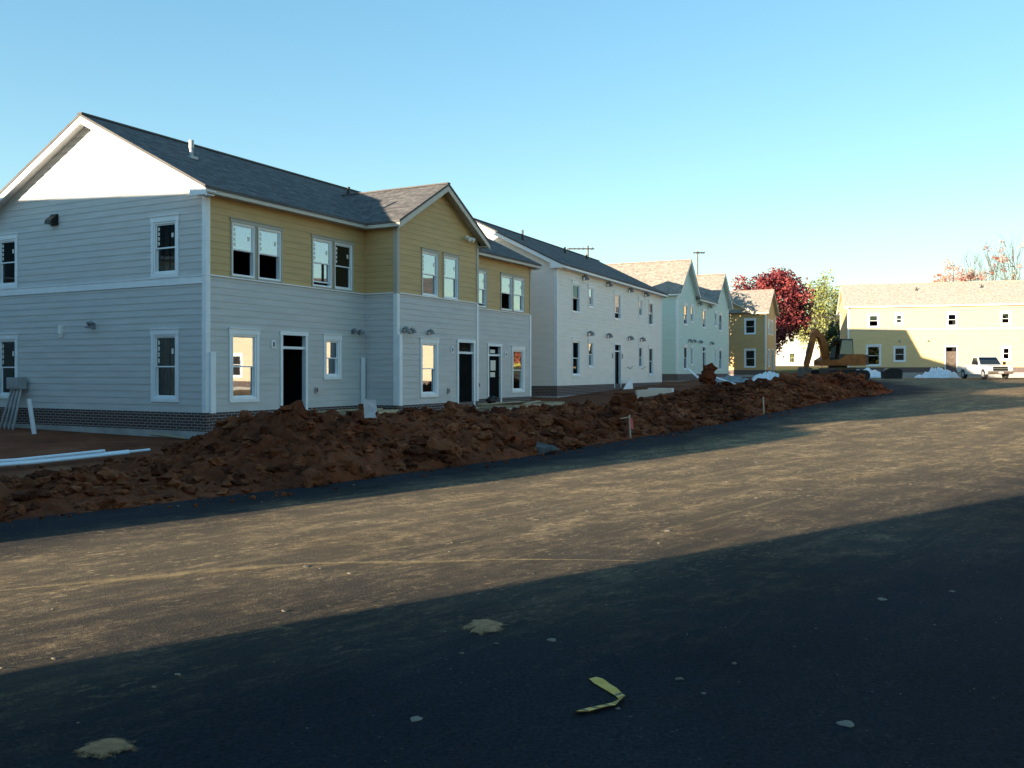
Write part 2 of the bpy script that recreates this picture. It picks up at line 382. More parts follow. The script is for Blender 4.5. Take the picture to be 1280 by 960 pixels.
def track(pts, width, z=.009, name='mud_track'):
    P = [at(*p) if len(p) == 2 else Vector(p) for p in pts]
    fine = []
    for i in range(len(P) - 1):
        p0 = P[max(i - 1, 0)]; p1 = P[i]; p2 = P[i + 1]; p3 = P[min(i + 2, len(P) - 1)]
        n = max(3, int((p2 - p1).length / .25))
        for k_ in range(n):
            u = k_ / n; fine.append(.5 * (2 * p1 + (p2 - p0) * u + (2 * p0 - 5 * p1 + 4 * p2 - p3) * u * u + (3 * p1 - p0 - 3 * p2 + p3) * u ** 3))
    fine.append(P[-1]); mb = MB(); L = 0
    prev = None
    for i, p in enumerate(fine):
        d = (fine[min(i + 1, len(fine) - 1)] - fine[max(i - 1, 0)]); d.z = 0; d.normalize(); s = Vector((-d.y, d.x, 0)) * width / 2; ends = min(1, (i + .5) / 12, (len(fine) - i - .5) / 26); jw = ends + .9 * ends * noise.noise(Vector((i * .31, width * 9, 2))); oj = s * .6 * noise.noise(Vector((i * .17, width * 9, 8)))
        a = p + s * jw + oj; b_ = p - s * jw + oj; a.z = g(a.y) + z; b_.z = g(b_.y) + z
        if prev:
            l2 = L + (p - fine[i - 1]).length
            mb.face([prev[0], prev[1], b_, a], [(0, L), (1, L), (1, l2), (0, l2)]); L = l2
        prev = (a, b_)
    return kind(mb.build(name, M['track']), 'structure')
track([(-80, 755), (0, 742), (200, 722), (400, 706), (560, 701), (660, 700), (840, 703)], .42)
track([(700, 600), (830, 602), (980, 607), (1100, 612), (1230, 622)], .15)

# ------------------------------------------------------------------ dirt bank along the road
def polyline(P, step):
    out = []
    for i in range(len(P) - 1):
        a = Vector(P[i]); b_ = Vector(P[i + 1]); n = max(1, int((b_ - a).length / step))
        for k_ in range(n): out.append(a + (b_ - a) * k_ / n)
    out.append(Vector(P[-1])); return out
CP = [-200, 0, 150, 250, 300, 345, 385, 420, 500, 600, 690, 760, 790, 852, 900, 960, 1010, 1035, 1062, 1085, 1108]
CH = [.16, .16, .20, .40, .80, 1.08, .95, .84, .86, .70, .60, .62, .34, .40, .68, .74, .80, .95, 1.15, .80, .15]
path = polyline([(-7.6, 7.2)] + TOE[2:] + [(18.3, 42.9)], .085)
# rounded run of the toe
for _ in range(60):
    path = [path[0]] + [(path[i - 1] + path[i] * 2 + path[i + 1]) / 4 for i in range(1, len(path) - 1)] + [path[-1]]
bm_ = MB(); NW = 64; heights = []
def clod(p):
    d, pts = noise.voronoi(p)
    return d[1] - d[0]
for i, p in enumerate(path):
    d = (path[min(i + 3, len(path) - 1)] - path[max(i - 3, 0)]).normalized(); nrm = Vector((-d.y, d.x))
    q = p + nrm * 2.4
    H = interp(640 + F * q.x / q.y, CP, CH)
    W_ = interp(q.y, [10, 14, 18, 40, 45], [3.6, 4.6, 5.4, 5.2, 4.6])
    H *= .86 * smooth01(0, 8, i) * smooth01(0, 14, len(path) - 1 - i)
    for j in range(NW + 1):
        u = j / NW; wv = u * W_
        if u < .46: prof = sin(u / .46 * pi / 2) ** .85
        else: prof = max(0, cos((u - .46) / .54 * pi / 2)) ** .9
        x, y = p + nrm * wv
        P3 = Vector((x, y, 0)); e = prof ** .5
        n1 = noise.fractal(P3 * .9, 1, 2, 5); cl = clod(P3 * 1.9 + Vector((noise.noise(P3 * 2), noise.noise(P3 * 2 + Vector((9, 0, 0))), 0)) * .5); cl2 = clod(P3 * 4.7)
        z = H * prof * (1 + .16 * n1) + e * (.055 * n1 + .27 * (cl - .28) + .15 * (cl2 - .28) + .07 * noise.fractal(P3 * 9, 1, 2, 3)) * (.6 + .5 * min(1, H))
        jx = .09 * e * noise.noise(P3 * 5 + Vector((0, 0, 7))); jy = .09 * e * noise.noise(P3 * 5 + Vector((0, 0, 17)))
        if j in (0, NW): z = -.06
        bm_.v.append((x + jx, y + jy, g(y) + max(z, -.06))); heights.append((x, y, g(y) + z, prof))
for i in range(len(path) - 1):
    for j in range(NW):
        a = i * (NW + 1) + j; bm_.f.append((a, a + NW + 1, a + NW + 2, a + 1)); bm_.mi.append(0)
mound = bm_.build('dirt_bank', M['soil'])
tag(mound, 'long ridge of dug red clay heaped along the road edge in front of the houses', 'dirt bank')
cl = MB(); rc = random.Random(3)
for k_ in range(7500):
    x, y, z, pr = heights[rc.randrange(len(heights))]
    if pr < .12 and rc.random() < .5: continue
    r = .02 + .10 * rc.random() ** 2.4
    if rc.random() < .025 and not 25 < y < 34: r = .12 + .10 * rc.random()
    if y > 26: r *= 1.15
    if y < 15.5: r *= .72
    cl.lump((x, y, z + r * .1), r, rc.random() * 90, 3 if r > .11 else 2 if r > .045 else 1, (1 + rc.random() * .6, 1 + rc.random() * .4, .75 + .3 * rc.random()), .75, rc.choice((0, 0, 0, 1, 1, 2)))
for k_ in range(500):                                      # crumbs rolled onto the asphalt edge and the lot
    i = rc.randrange(20, len(path) - 20); p = path[i]; d = (path[i + 3] - path[i - 3]).normalized(); q = p - Vector((-d.y, d.x)) * (rc.random() ** 2 * .7 - .05)
    r = .012 + .04 * rc.random() ** 3; cl.lump((q.x, q.y, g(q.y) + r * .5), r, rc.random() * 90, 1, (1, 1, .8), .4)
for k_ in range(900):
    x = -14 + 26 * rc.random(); y = 12 + 40 * rc.random()
    if x > edge_x(y) - 4.2 or x < edge_x(y) - 8.6: continue
    r = .02 + .09 * rc.random() ** 3; cl.lump((x, y, g(y) + r * .3), r, rc.random() * 90, 1, (1.2, 1, .7), .5)
kind(cl.build('soil_clods', [M['soil'], M['soil_light'], M['soil_dark']]), 'stuff')
# the taller knuckle of big clods before the first door
pk = MB()
for k_ in range(46):
    px = rc.gauss(352, 24); Yd = rc.uniform(15.6, 17.4); top = interp(px, [280, 320, 345, 385, 430], [.55, .85, 1.05, .95, .75])
    r = rc.uniform(.10, .26); zz = max(.2, top - r * 1.1 - abs(rc.gauss(0, .22)))
    pk.lump(((px - 640) / F * Yd, Yd, zz), r, rc.random() * 99, 3, (1.2, 1, .85), .55)
tag(pk.build('clay_heap', M['soil']), 'heap of big broken clay lumps rising highest before the first open door', 'clay heap')
gs = MB()
for k_ in range(520):
    c_ = rc.uniform(1.5, 13); l = rc.uniform(-3, 34); x = l * sin(AZ) - c_ * cos(AZ); y = l * cos(AZ) + c_ * sin(AZ)
    if y < 4.2 or x < edge_x(y) + .2: continue
    r = .004 + .012 * rc.random() ** 3; gs.lump((x, y, g(y) + .006 + r * .3), r, rc.random() * 90, 1, (1.5, 1, .55), .4)
for px, py, wpx in ((835, 664, 13), (1103, 750, 14), (1058, 906, 26), (520, 900, 20), (383, 709, 12), (690, 801, 15), (563, 690, 8), (880, 868, 8), (1190, 740, 9), (735, 639, 9), (1000, 612, 10), (948, 579, 11)):
    p = at(px, py); r = wpx / 2.6 / F * p.y; gs.lump((p.x, p.y, p.z + .006), r, px, 2, (1, 1.1, .18), .3)
kind(gs.build('gravel', M['stone']), 'stuff')
def sand_patch(px, py, wpx, dy, label, seed):
    p = at(px, py); rx = wpx / 2 / F * p.y; mb = MB(); n = 60; ctr = (p.x, p.y, p.z + .022)
    for ring, rr in ((1, .55), (2, 1)):
        for k_ in range(n):
            a = 2 * pi * k_ / n; q = rr * (1 + .22 * noise.fractal(Vector((cos(a) * 1.6, sin(a) * 1.6, seed)), 1, 2, 4))
            mb.v.append((p.x + rx * q * cos(a), p.y + dy * q * sin(a), p.z + (.02 if ring == 1 else .004)))
    mb.v.append(ctr); c_ = 2 * n
    for k_ in range(n):
        k2 = (k_ + 1) % n; mb.f += [(c_, k_, k2), (k_, n + k_, n + k2, k2)]; mb.mi += [0, 0]
        mb.uv[len(mb.f) - 2] = [(0, 0), (.6, 0), (.6, 0)]; mb.uv[len(mb.f) - 1] = [(.6, 0), (1.1, 0), (1.1, 0), (.6, 0)]
    return tag(mb.build('sand_patch', M['sand'], smooth=True), label, 'sand patch')
sand_patch(607, 785, 66, .20, 'round tan patch of spilled sand on the shaded asphalt', 2)
sand_patch(131, 938, 84, .13, 'long pale sand smear on the asphalt at the lower left corner', 5)

# ------------------------------------------------------------------ houses
class Wall:
    def __init__(s, A, B):
        s.A = Vector(A); s.B = Vector(B); s.L = (s.B - s.A).length; s.d = (s.B - s.A) / s.L; s.n = Vector((s.d.y, -s.d.x))
    def P(s, a, z, o=0): q = s.A + s.d * a + s.n * o; return (q.x, q.y, z)
def board(mb, w, a0, a1, z0, z1, o0, o1, mi=0):
    mb.hexa([w.P(a0, z0, o1), w.P(a1, z0, o1), w.P(a1, z0, o0), w.P(a0, z0, o0), w.P(a0, z1, o1), w.P(a1, z1, o1), w.P(a1, z1, o0), w.P(a0, z1, o0)], mi)
def siding(mb, w, z0, z1, la, ra, holes, lap=.165, d=.011):
    k_ = 0
    while z0 + k_ * lap < z1 - 1e-4:
        zb = z0 + k_ * lap; zt = min(zb + lap, z1); cuts = sorted({zb, zt} | {h for H in holes for h in (H[2], H[3]) if zb < h < zt})
        for za, zc in zip(cuts, cuts[1:]):
            iv = [(la(za), ra(za), la(zc), ra(zc))]
            for H in holes:
                if H[2] <= za + 1e-5 and H[3] >= zc - 1e-5:
                    nv = []
                    for (l, r, l2, r2) in iv:
                        if H[1] <= l or H[0] >= r: nv.append((l, r, l2, r2)); continue
                        if H[0] > l: nv.append((l, H[0], l2, H[0]))
                        if H[1] < r: nv.append((H[1], r, H[1], r2))
                    iv = nv
            oa = d * (1 - (za - zb) / lap); oc = d * (1 - (zc - zb) / lap)
            for (l, r, l2, r2) in iv:
                if r - l < 1e-3: continue
                mb.face([w.P(l, za, oa), w.P(r, za, oa), w.P(r2, zc, oc), w.P(l2, zc, oc)])
                if za == zb: mb.face([w.P(l, za, 0), w.P(r, za, 0), w.P(r, za, oa), w.P(l, za, oa)])
        k_ += 1
def add_window(root, w, o, style):
    """o: a0,a1,z0,z1 outer edge of the casing; state of the lower sash"""
    a0, a1, z0, z1 = o['r']; cas = o.get('cas', .085); head = o.get('head', .13)
    trim = M[o.get('trim', style)]
    mb = MB(); T = .032
    board(mb, w, a0, a0 + cas, z0 + cas, z1 - head, -.02, T); board(mb, w, a1 - cas, a1, z0 + cas, z1 - head, -.02, T)
    board(mb, w, a0 - .02, a1 + .02, z1 - head, z1, -.02, T + .006); board(mb, w, a0, a1, z0, z0 + cas, -.02, T + .004)
    board(mb, w, a0 - .03, a1 + .03, z1, z1 + .018, -.02, T + .03)
    win = mb.build('window', trim, root)
    i0, i1, j0, j1 = a0 + cas, a1 - cas, z0 + cas, z1 - head
    fr = MB(); t_ = .045; d0, d1 = -.11, .012
    board(fr, w, i0, i0 + t_, j0, j1, d0, d1); board(fr, w, i1 - t_, i1, j0, j1, d0, d1)
    board(fr, w, i0 + t_, i1 - t_, j0, j0 + t_, d0, d1); board(fr, w, i0 + t_, i1 - t_, j1 - t_, j1, d0, d1)
    fr.build('frame', M['vinyl'], win)
    x0, x1 = i0 + t_, i1 - t_; zm = (j0 + j1) / 2 + o.get('mid', 0); st = o.get('state', 'shut'); g_ = M[o.get('glass', 'glass')]
    def sash(b0, b1, dep):
        sm = MB(); q = .032
        board(sm, w, x0, x0 + q, b0 + q, b1 - q, dep - .025, dep); board(sm, w, x1 - q, x1, b0 + q, b1 - q, dep - .025, dep)
        board(sm, w, x0, x1, b0, b0 + q, dep - .025, dep); board(sm, w, x0, x1, b1 - q, b1, dep - .025, dep)
        sm.build('sash', M['vinyl'], win)
        pm = MB(); board(pm, w, x0 + q, x1 - q, b0 + q, b1 - q, dep - .016, dep - .010); pm.build('pane', g_, win)
    sash(zm - .016, j1 - t_, -.02)
    sh = {'shut': 0, 'ajar': .12, 'half': .45, 'open': .96}[st] * (zm - j0 - t_)
    sash(j0 + t_ + sh, zm + .016 + sh, -.055)
    if o.get('sticker'):
        hh = (j1 - t_ - zm)
        sm = MB()
        for q in range(4): board(sm, w, x0 + .06, x0 + .115, zm + hh * (.13 + .2 * q), zm + hh * (.27 + .2 * q), -.029, -.0265)
        sm.build('sticker_strip', M['paper'], win); sm = MB()
        board(sm, w, x1 - .16, x1 - .09, zm + hh * .42, zm + hh * .60, -.029, -.0265)
        sm.build('sticker', M['paper'], win)
    return (i0, i1, j0, j1)
def add_door(root, w, o, style):
    a0, a1, z0, z1 = o['r']; cas = .085; head = .1
    mb = MB(); board(mb, w, a0, a0 + cas, z0, z1 - head, -.1, .032); board(mb, w, a1 - cas, a1, z0, z1 - head, -.1, .032); board(mb, w, a0 - .02, a1 + .02, z1 - head, z1, -.1, .038)
    dr = mb.build('door_frame', M[o.get('trim', 'trim')], root)
    if o.get('bar', True):
        b_ = MB(); board(b_, w, a0 + cas, a1 - cas, z1 - head - .36, z1 - head - .29, -.09, -.01); b_.build('transom_bar', M['trim'], dr)
    if o.get('leaf'):
        l = MB(); board(l, w, a0 + cas, a1 - cas, z0, z1 - head - .37, -.09, -.05); board(l, w, a0 + cas + .1, a1 - cas - .1, z0 + .2, z0 + .9, -.05, -.042); l.build('door_leaf', M[o.get('leafm', 'doorway')], dr)
        k_ = MB(); p0 = w.P(a1 - cas - .07, z0 + .95, -.05); p1 = w.P(a1 - cas - .07, z0 + .95, .01); k_.tube([p0, p1], .025, 8); k_.build('handle', M['chrome'], dr)
    if o.get('papers'):
        for (u0, u1, v0, v1) in ((.28, .62, .84, .90), (.30, .66, .55, .72), (.28, .62, .44, .52)):
            q = MB(); W_ = a1 - a0; H_ = z1 - z0; board(q, w, a0 + W_ * u0, a0 + W_ * u1, z0 + H_ * v0, z0 + H_ * v1, -.049, -.046); q.build('paper_notice', M['paper'], dr)
    return (a0 + cas, a1 - cas, z0, z1 - head)
def wall_lamp(root, w, a, z, s=1, light=False):
    mb = MB(); c = w.P(a, z, .03); n = w.n
    board(mb, w, a - .06 * s, a + .06 * s, z - .07 * s, z + .07 * s, .0, .035)
    pts = [w.P(a, z + .06 * s, .03), w.P(a, z + .09 * s, .09 * s), w.P(a, z + .05 * s, .15 * s), w.P(a, z - .05 * s, .17 * s)]
    mb.tube(pts, [.03 * s, .045 * s, .075 * s, .10 * s], 10)
    o = mb.build('wall_lamp', M['lens' if light else 'lamp'], root); return o

ZS, ZBELT, ZE, ZF, ZT, ZBRB, OV = .75, 3.97, 5.93, 5.84, 6.0, .31, .33
def slab(mb, e0, e1, r1, r0, th):
    e0, e1, r1, r0 = map(Vector, (e0, e1, r1, r0)); dn = Vector((0, 0, -th)); L = (e1 - e0).length; D = (r1 - e1).length
    mb.hexa([e0 + dn, e1 + dn, r1 + dn, r0 + dn, e0, e1, r1, r0], 0, [(0, 0), (L, 0), (L, D), (0, D)])
def house(label, C, rz, L, W, k, foot, walls, gables=(), dz=0, trim='trim', fascia='trim', rake='trim', front_skip=(), vents=(), belts=(), corner='trim', name='house', extra=None, group=None, shingle='shingle', wings=False):
    """foot: ccw footprint; walls: index -> dict(lower, upper, open=[...])"""
    root = thing(name, label, 'house', (C[0], C[1], dz), rz, group)
    n = len(foot); Ws = [Wall(foot[i], foot[(i + 1) % n]) for i in range(n)]
    rt = ZT + (W / 2 + OV) * k                                         # ridge top
    def ring(nm, mat, d, z0, z1):
        pts = []
        for i in range(n):
            n0 = Ws[i - 1].n; n1 = Ws[i].n; p = Vector(foot[i]); pts.append((p + (n0 + n1) * d, p - (n0 + n1) * .08))
        mb = MB()
        for i in range(n):
            a, ai = pts[i]; b_, bi = pts[(i + 1) % n]; l = (b_ - a).length
            mb.face([(*a, z0), (*b_, z0), (*b_, z1), (*a, z1)], [(0, z0), (l, z0), (l, z1), (0, z1)])
            mb.face([(*a, z1), (*b_, z1), (*bi, z1), (*ai, z1)], [(0, 0), (l, 0), (l, .08), (0, .08)])
        return mb.build(nm, mat, root)
    ring('foundation', M['concrete'], .03, -.9, ZBRB); ring('brick_base', M['brick'], .012, ZBRB, ZS)
    sid = {}
    gab_of = {}
    for gb in gables: gab_of[gb['wall']] = gb
    for i, w_ in enumerate(Ws):
        spec = walls.get(i, walls['*']); holes = []
        for o in spec.get('open', ()):
            holes.append((add_door if o.get('door') else add_window)(root, w_, o, o.get('trim', spec.get('trim', trim))))
        for lev, z0, z1 in (('lower', ZS, ZBELT), ('upper', ZBELT, ZE)):
            mb = sid.setdefault((lev, spec[lev], 0), MB()); siding(mb, w_, z0, z1, lambda z: 0, lambda z, l=w_.L: l, holes)
        for a in spec.get('lamps', ()): wall_lamp(root, w_, *a)
        if i in gab_of:
            gb = gab_of[i]; hw = w_.L / 2
            top = (lambda z, gk=gb['k']: (z - (ZT + OV * gk - .09)) / gk)
            z1 = ZT + OV * gb['k'] - .09 + hw * gb['k']
            mb = sid.setdefault(('gable', spec.get('gable', spec['upper']), i), MB())
            siding(mb, w_, ZE, z1 - .02, lambda z: max(0, top(z)), lambda z, l=w_.L: min(l, l - top(z)), [])
        elif abs(w_.n.y) < .1 and w_.L > W * .6 and not wings:                           # end wall: the big gable
            off = 0 if w_.n.x > 0 else w_.L - W
            lo = -min(p[1] for p in (foot[i], foot[(i + 1) % n]))          # front part that belongs to a projecting wing
            def la(z, w_=w_, lo=lo): return (lo if w_.n.x > 0 else 0) + max(0, (z - (ZT + OV * k - .09)) / k)
            def ra(z, w_=w_, lo=lo): return w_.L - (lo if w_.n.x < 0 else 0) - max(0, (z - (ZT + OV * k - .09)) / k)
            mb = sid.setdefault(('gable', spec.get('gable', spec['upper']), i), MB())
            siding(mb, w_, ZE, rt - .11, la, ra, [])
    for (lev, c, _), mb in sid.items(): mb.build({'lower': 'lower_siding', 'upper': 'upper_siding', 'gable': 'gable_siding'}[lev], M[c], root)
    for i in range(n):                                                    # corner boards on the outward corners
        a, b_ = Ws[i - 1], Ws[i]
        if a.d.x * b_.d.y - a.d.y * b_.d.x > 0:
            for z0, z1, lev in ((ZS, ZBELT, 'lower'), (ZBELT, ZE, 'upper')):
                cm = corner if isinstance(corner, str) else corner(i, lev)
                mb = MB(); board(mb, a, a.L - .10, a.L + .03, z0 + .003, z1 - .003, -.01, .03); board(mb, b_, 0, .10, z0 + .003, z1 - .003, -.01, .03)
                mb.build('corner_board', M[cm], root)
    for (i, mat, z0, z1) in belts:
        mb = MB(); board(mb, Ws[i], .1, Ws[i].L - .1, z0, z1, -.01, .034); board(mb, Ws[i], .1, Ws[i].L - .1, z1, z1 + .02, -.01, .05); mb.build('belt_board', M[mat], root)
    # roof
    rf = MB(); th = .07; ridge = W / 2; x0, x1 = -OV, L + OV
    if wings: x0, x1 = 2.2, L - 2.2
    cuts = sorted({x0, x1} | {q for s in front_skip for q in s if x0 < q < x1})
    for s0, s1 in zip(cuts, cuts[1:]):
        m_ = (s0 + s1) / 2; t0 = -OV
        if any(a <= m_ <= b_ for a, b_ in front_skip): t0 = .03
        z0 = ZT + (t0 + OV) * k
        slab(rf, (s0, t0, z0), (s1, t0, z0), (s1, ridge, rt), (s0, ridge, rt), th)
    slab(rf, (x1, W + OV, ZT), (x0, W + OV, ZT), (x0, ridge, rt), (x1, ridge, rt), th)
    rf.box(x0, x1, ridge - .09, ridge + .09, rt - .02, rt + .022)
    roof = rf.build('roof', M[shingle], root)
    fa = MB()
    for s0, s1 in zip(cuts, cuts[1:]):
        if any(a <= (s0 + s1) / 2 <= b_ for a, b_ in front_skip): continue
        fa.box(s0 + .02, s1 - .02, -OV + .02, -OV + .05, ZF, ZT - th + .005); fa.box(s0 + .05, s1 - .05, -OV + .05, -.0, ZF + .012, ZF + .03)
    fa.box(x0 + .02, x1 - .02, W + OV - .05, W + OV - .02, ZF, ZT - th + .005); fa.box(x0 + .05, x1 - .05, W, W + OV - .05, ZF + .012, ZF + .03)
    fa.build('fascia', M[fascia], root)
    for sx in () if wings else (x0 + .02, x1 - .05):                                       # rake boards with their soffits
        for sg, t0 in ((1, -OV), (-1, W + OV)):
            if sg == 1 and any(a <= min(max(sx, 0), L) <= b_ for a, b_ in front_skip): tt = .03
            else: tt = t0
            z0 = ZT + abs(tt - t0) * k - th - .004
            rk = MB(); a = (sx, tt, z0 - .17); b_ = (sx, ridge, rt - th - .004 - .17)
            rk.hexa([(sx, tt, z0 - .17), (sx + .03, tt, z0 - .17), (sx + .03, ridge, b_[2]), (sx, ridge, b_[2]), (sx, tt, z0), (sx + .03, tt, z0), (sx + .03, ridge, b_[2] + .17), (sx, ridge, b_[2] + .17)])
            q0, q1 = (sx + .03, .0) if sx < 0 else (L, sx)
            rk.hexa([(q0, tt, z0 - .06), (q1, tt, z0 - .06), (q1, ridge, b_[2] + .11), (q0, ridge, b_[2] + .11), (q0, tt, z0 - .04), (q1, tt, z0 - .04), (q1, ridge, b_[2] + .13), (q0, ridge, b_[2] + .13)])
            if tt == t0:                                                  # boxed end of the eave
                ti = tt + sg * .52; xo = sx - .006 if sx < 0 else sx + .006
                rk.prism([(xo, tt, ZF - .05), (xo, ti, ZF - .05), (xo, ti, ZT + abs(ti - tt) * k - th - .004), (xo, tt, ZT - th - .004)], (.03, 0, 0))
                rk.box(*sorted((0 if sx < 0 else L, sx + .024)), *sorted((tt + sg * .05, tt + sg * OV)), ZF - .045, ZF - .02)
            rk.build('rake_board', M[rake], root, recalc=True)
    for gb in gables:
        w_ = Ws[gb['wall']]; s0, s1 = w_.A.x, w_.B.x; y0 = w_.A.y; gk = gb['k']; sc = (s0 + s1) / 2; hw = (s1 - s0) / 2
        zr = ZT + (hw + OV) * gk; tb = W + OV if wings else min(ridge, (zr - ZT) / k - OV + .25); yf = y0 - OV
        gr_ = MB(); e = .012
        slab(gr_, (s0 - OV, tb, ZT + e), (s0 - OV, yf, ZT + e), (sc, yf, zr + e), (sc, tb, zr + e), th)
        slab(gr_, (s1 + OV, yf, ZT + e), (s1 + OV, tb, ZT + e), (sc, tb, zr + e), (sc, yf, zr + e), th)
        gr_.box(sc - .08, sc + .08, yf, tb, zr - .02 + e, zr + .02 + e)
        gr_.build('gable_roof', M[shingle], root)
        for sg in (-1, 1):
            rk = MB(); xe = sc + sg * (hw + OV - .02); ze_ = ZT + .02 * gk - th + e - .004; zc = zr - th + e - .004
            def q(y_, h0, h1): return [(xe, y_, ze_ + h0), (sc, y_, zc + h0), (sc, y_, zc + h1), (xe, y_, ze_ + h1)]
            f0 = q(yf + .02, -.17, 0); f1 = q(yf + .05, -.17, 0)
            pts = [f0[0], f0[1], f1[1], f1[0], f0[3], f0[2], f1[2], f1[3]]
            if sg > 0: pts = [pts[i] for i in (1, 0, 3, 2, 5, 4, 7, 6)]
            rk.hexa(pts)
            f0 = q(yf + .05, -.06, -.04); f1 = q(y0, -.06, -.04); pts = [f0[0], f0[1], f1[1], f1[0], f0[3], f0[2], f1[2], f1[3]]
            if sg > 0: pts = [pts[i] for i in (1, 0, 3, 2, 5, 4, 7, 6)]
            rk.hexa(pts)
            ye = gb.get('eave_to', -OV + .02)
            if ye > yf + .1:
                xa, xb = sorted((sc + sg * (hw + OV - .02), sc + sg * (hw + OV - .05)))
                rk.box(xa, xb, yf + .055, ye, ZF, ZT - th + .005)
                xa, xb = sorted((sc + sg * (hw + OV - .05), sc + sg * hw)); rk.box(xa, xb, yf + .055, ye, ZF + .012, ZF + .03)
            rk.build('gable_trim', M[gb.get('trim', rake)], root)
        if wings:
            bw = Wall((s1, W), (s0, W)); mb = MB(); tp = lambda z: (z - (ZT + OV * gk - .09)) / gk
            siding(mb, bw, ZE, zr - OV * gk * 0 - .12, lambda z: max(0, tp(z)), lambda z: min(bw.L, bw.L - tp(z)), []); mb.build('gable_siding', M[walls['*']['upper']], root)
    for (s, t_, h, r, capped) in vents:
        z = (ZT + (t_ + OV) * k) - .05; vm = MB(); vm.tube([(s, t_, z), (s, t_, z + h)], r, 10)
        if capped: vm.tube([(s, t_, z + h * .55), (s, t_, z + h * .57), (s, t_, z + h)], [r * 1.1, r * 1.35, r * 1.3], 10)
        vm.box(s - r * 2.4, s + r * 2.4, t_ - r * 2.4, t_ + r * 2.4, z + .0, z + .07)
        vm.build('roof_vent', M['galv' if capped else 'black'], roof)
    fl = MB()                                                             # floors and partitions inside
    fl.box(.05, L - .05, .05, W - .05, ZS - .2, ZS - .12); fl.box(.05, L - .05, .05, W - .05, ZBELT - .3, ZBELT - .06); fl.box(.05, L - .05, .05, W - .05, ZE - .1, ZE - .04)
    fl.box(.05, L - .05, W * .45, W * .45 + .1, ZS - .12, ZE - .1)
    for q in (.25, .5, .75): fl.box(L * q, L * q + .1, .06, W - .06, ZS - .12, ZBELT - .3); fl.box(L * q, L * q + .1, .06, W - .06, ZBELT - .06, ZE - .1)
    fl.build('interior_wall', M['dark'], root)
    if extra: extra(root, Ws)
    return root

def win(a0, a1, z0, z1, **kw): return dict(r=(a0, a1, z0, z1), **kw)
def door(a0, a1, z0, z1, **kw): return dict(r=(a0, a1, z0, z1), door=True, **kw)
def pose(cx, cy, th): return (cx, cy), radians(90 - th)

# --- first house: grey below, yellow above
W1, L1, P1 = 8.15, 16.7, 1.142
s1, s2 = 6.02, 10.60
U = dict(cas=.035, head=.08, trim='trim_tan', sticker=True)
def b1_extra(root, Ws):
    f0, f2, f7 = Ws[0], Ws[2], Ws[7]
    for w_, a, zt in ((f0, .145, 2.18), (f0, 5.86, 2.13), (f2, .085, 2.79)):      # boxed downspout boots
        mb = MB(); board(mb, w_, a - .075, a + .075, ZS - .01, zt, .031, .09); mb.build('downspout_boot', M['trim'], root)
    mb = MB(); board(mb, Ws[4], .02, .10, ZS, ZBELT, .02, .06); mb.build('downspout', M['trim'], root)
    hd = MB(); a = W1 - 5.5                                                        # dark hooded vent high on the gable
    board(hd, f7, a - .15, a + .15, 5.55, 5.85, .0, .03)
    hd.hexa([f7.P(a - .13, 5.58, .22), f7.P(a + .13, 5.58, .22), f7.P(a + .13, 5.58, .03), f7.P(a - .13, 5.58, .03), f7.P(a - .13, 5.68, .20), f7.P(a + .13, 5.68, .20), f7.P(a + .13, 5.83, .03), f7.P(a - .13, 5.83, .03)])
    hd.build('vent_hood', M['black'], root)
    wl = MB(); a = W1 - 5.2; board(wl, f7, a - .045, a + .045, 2.70, 2.92, .0, .09); board(wl, f7, a - .03, a + .03, 2.62, 2.70, .0, .06); wl.build('wall_light', M['lens'], root)
    for w_, a, z in ((f0, 2.2, 2.42), (f2, 8.98 - s1, 2.42), (Ws[4], 14.62 - s2, 2.38)):   # boxes left for doorbell wiring
        q = MB(); board(q, w_, a - .07, a + .07, z - .10, z + .10, .0, .035); d_ = q.build('bell_box', M['trim'], root)
        q = MB(); board(q, w_, a - .015, a + .035, z - .06, z + .06, .035, .042); q.build('cover_plate', M['black'], d_)
    for w_, a, z in ((f0, 3.86, 1.22), (f2, 8.75 - s1, 1.12), (Ws[4], 12.6 - s2, 1.25)):   # outside sockets
        q = MB(); board(q, w_, a - .05, a + .05, z - .08, z + .08, .0, .05); board(q, w_, a - .025, a + .025, z - .05, z + .05, .05, .056, 1); q.build('socket_box', [M['lamp'], M['black']], root)
    fl = MB(); a = 9.85 - s1; board(fl, f2, a - .05, a + .05, 6.0, 6.12, .0, .08)
    for d_ in (-.11, .11): fl.tube([f2.P(a + d_ * .5, 6.04, .08), f2.P(a + d_, 6.02, .16), f2.P(a + d_ * 1.2, 5.98, .24)], [.03, .055, .075], 10)
    fl.build('floodlight', M['lens'], root)
    st = MB()
    for a in (6.5, 6.72, 7.06, 1.05, .72): 
        for z0, z1 in ((ZS - .1, ZBELT - .35), (ZBELT - .05, ZE - .15)): board(st, f7, a - .02, a + .02, z0, z1, -.34, -.26)
    st.build('wall_stud', M['stud'], root)
    q = MB(); board(q, f0, .1, s1, ZBELT, ZBELT + .03, .0, .045); board(q, f2, .1, s2 - s1 - .1, ZBELT, ZBELT + .03, .0, .045); board(q, Ws[4], .0, L1 - s2 - .1, ZBELT, ZBELT + .03, .0, .045); board(q, Ws[1], .0, P1 - .1, ZBELT, ZBELT + .03, .0, .045)
    q.build('drip_cap', M['trim'], root)
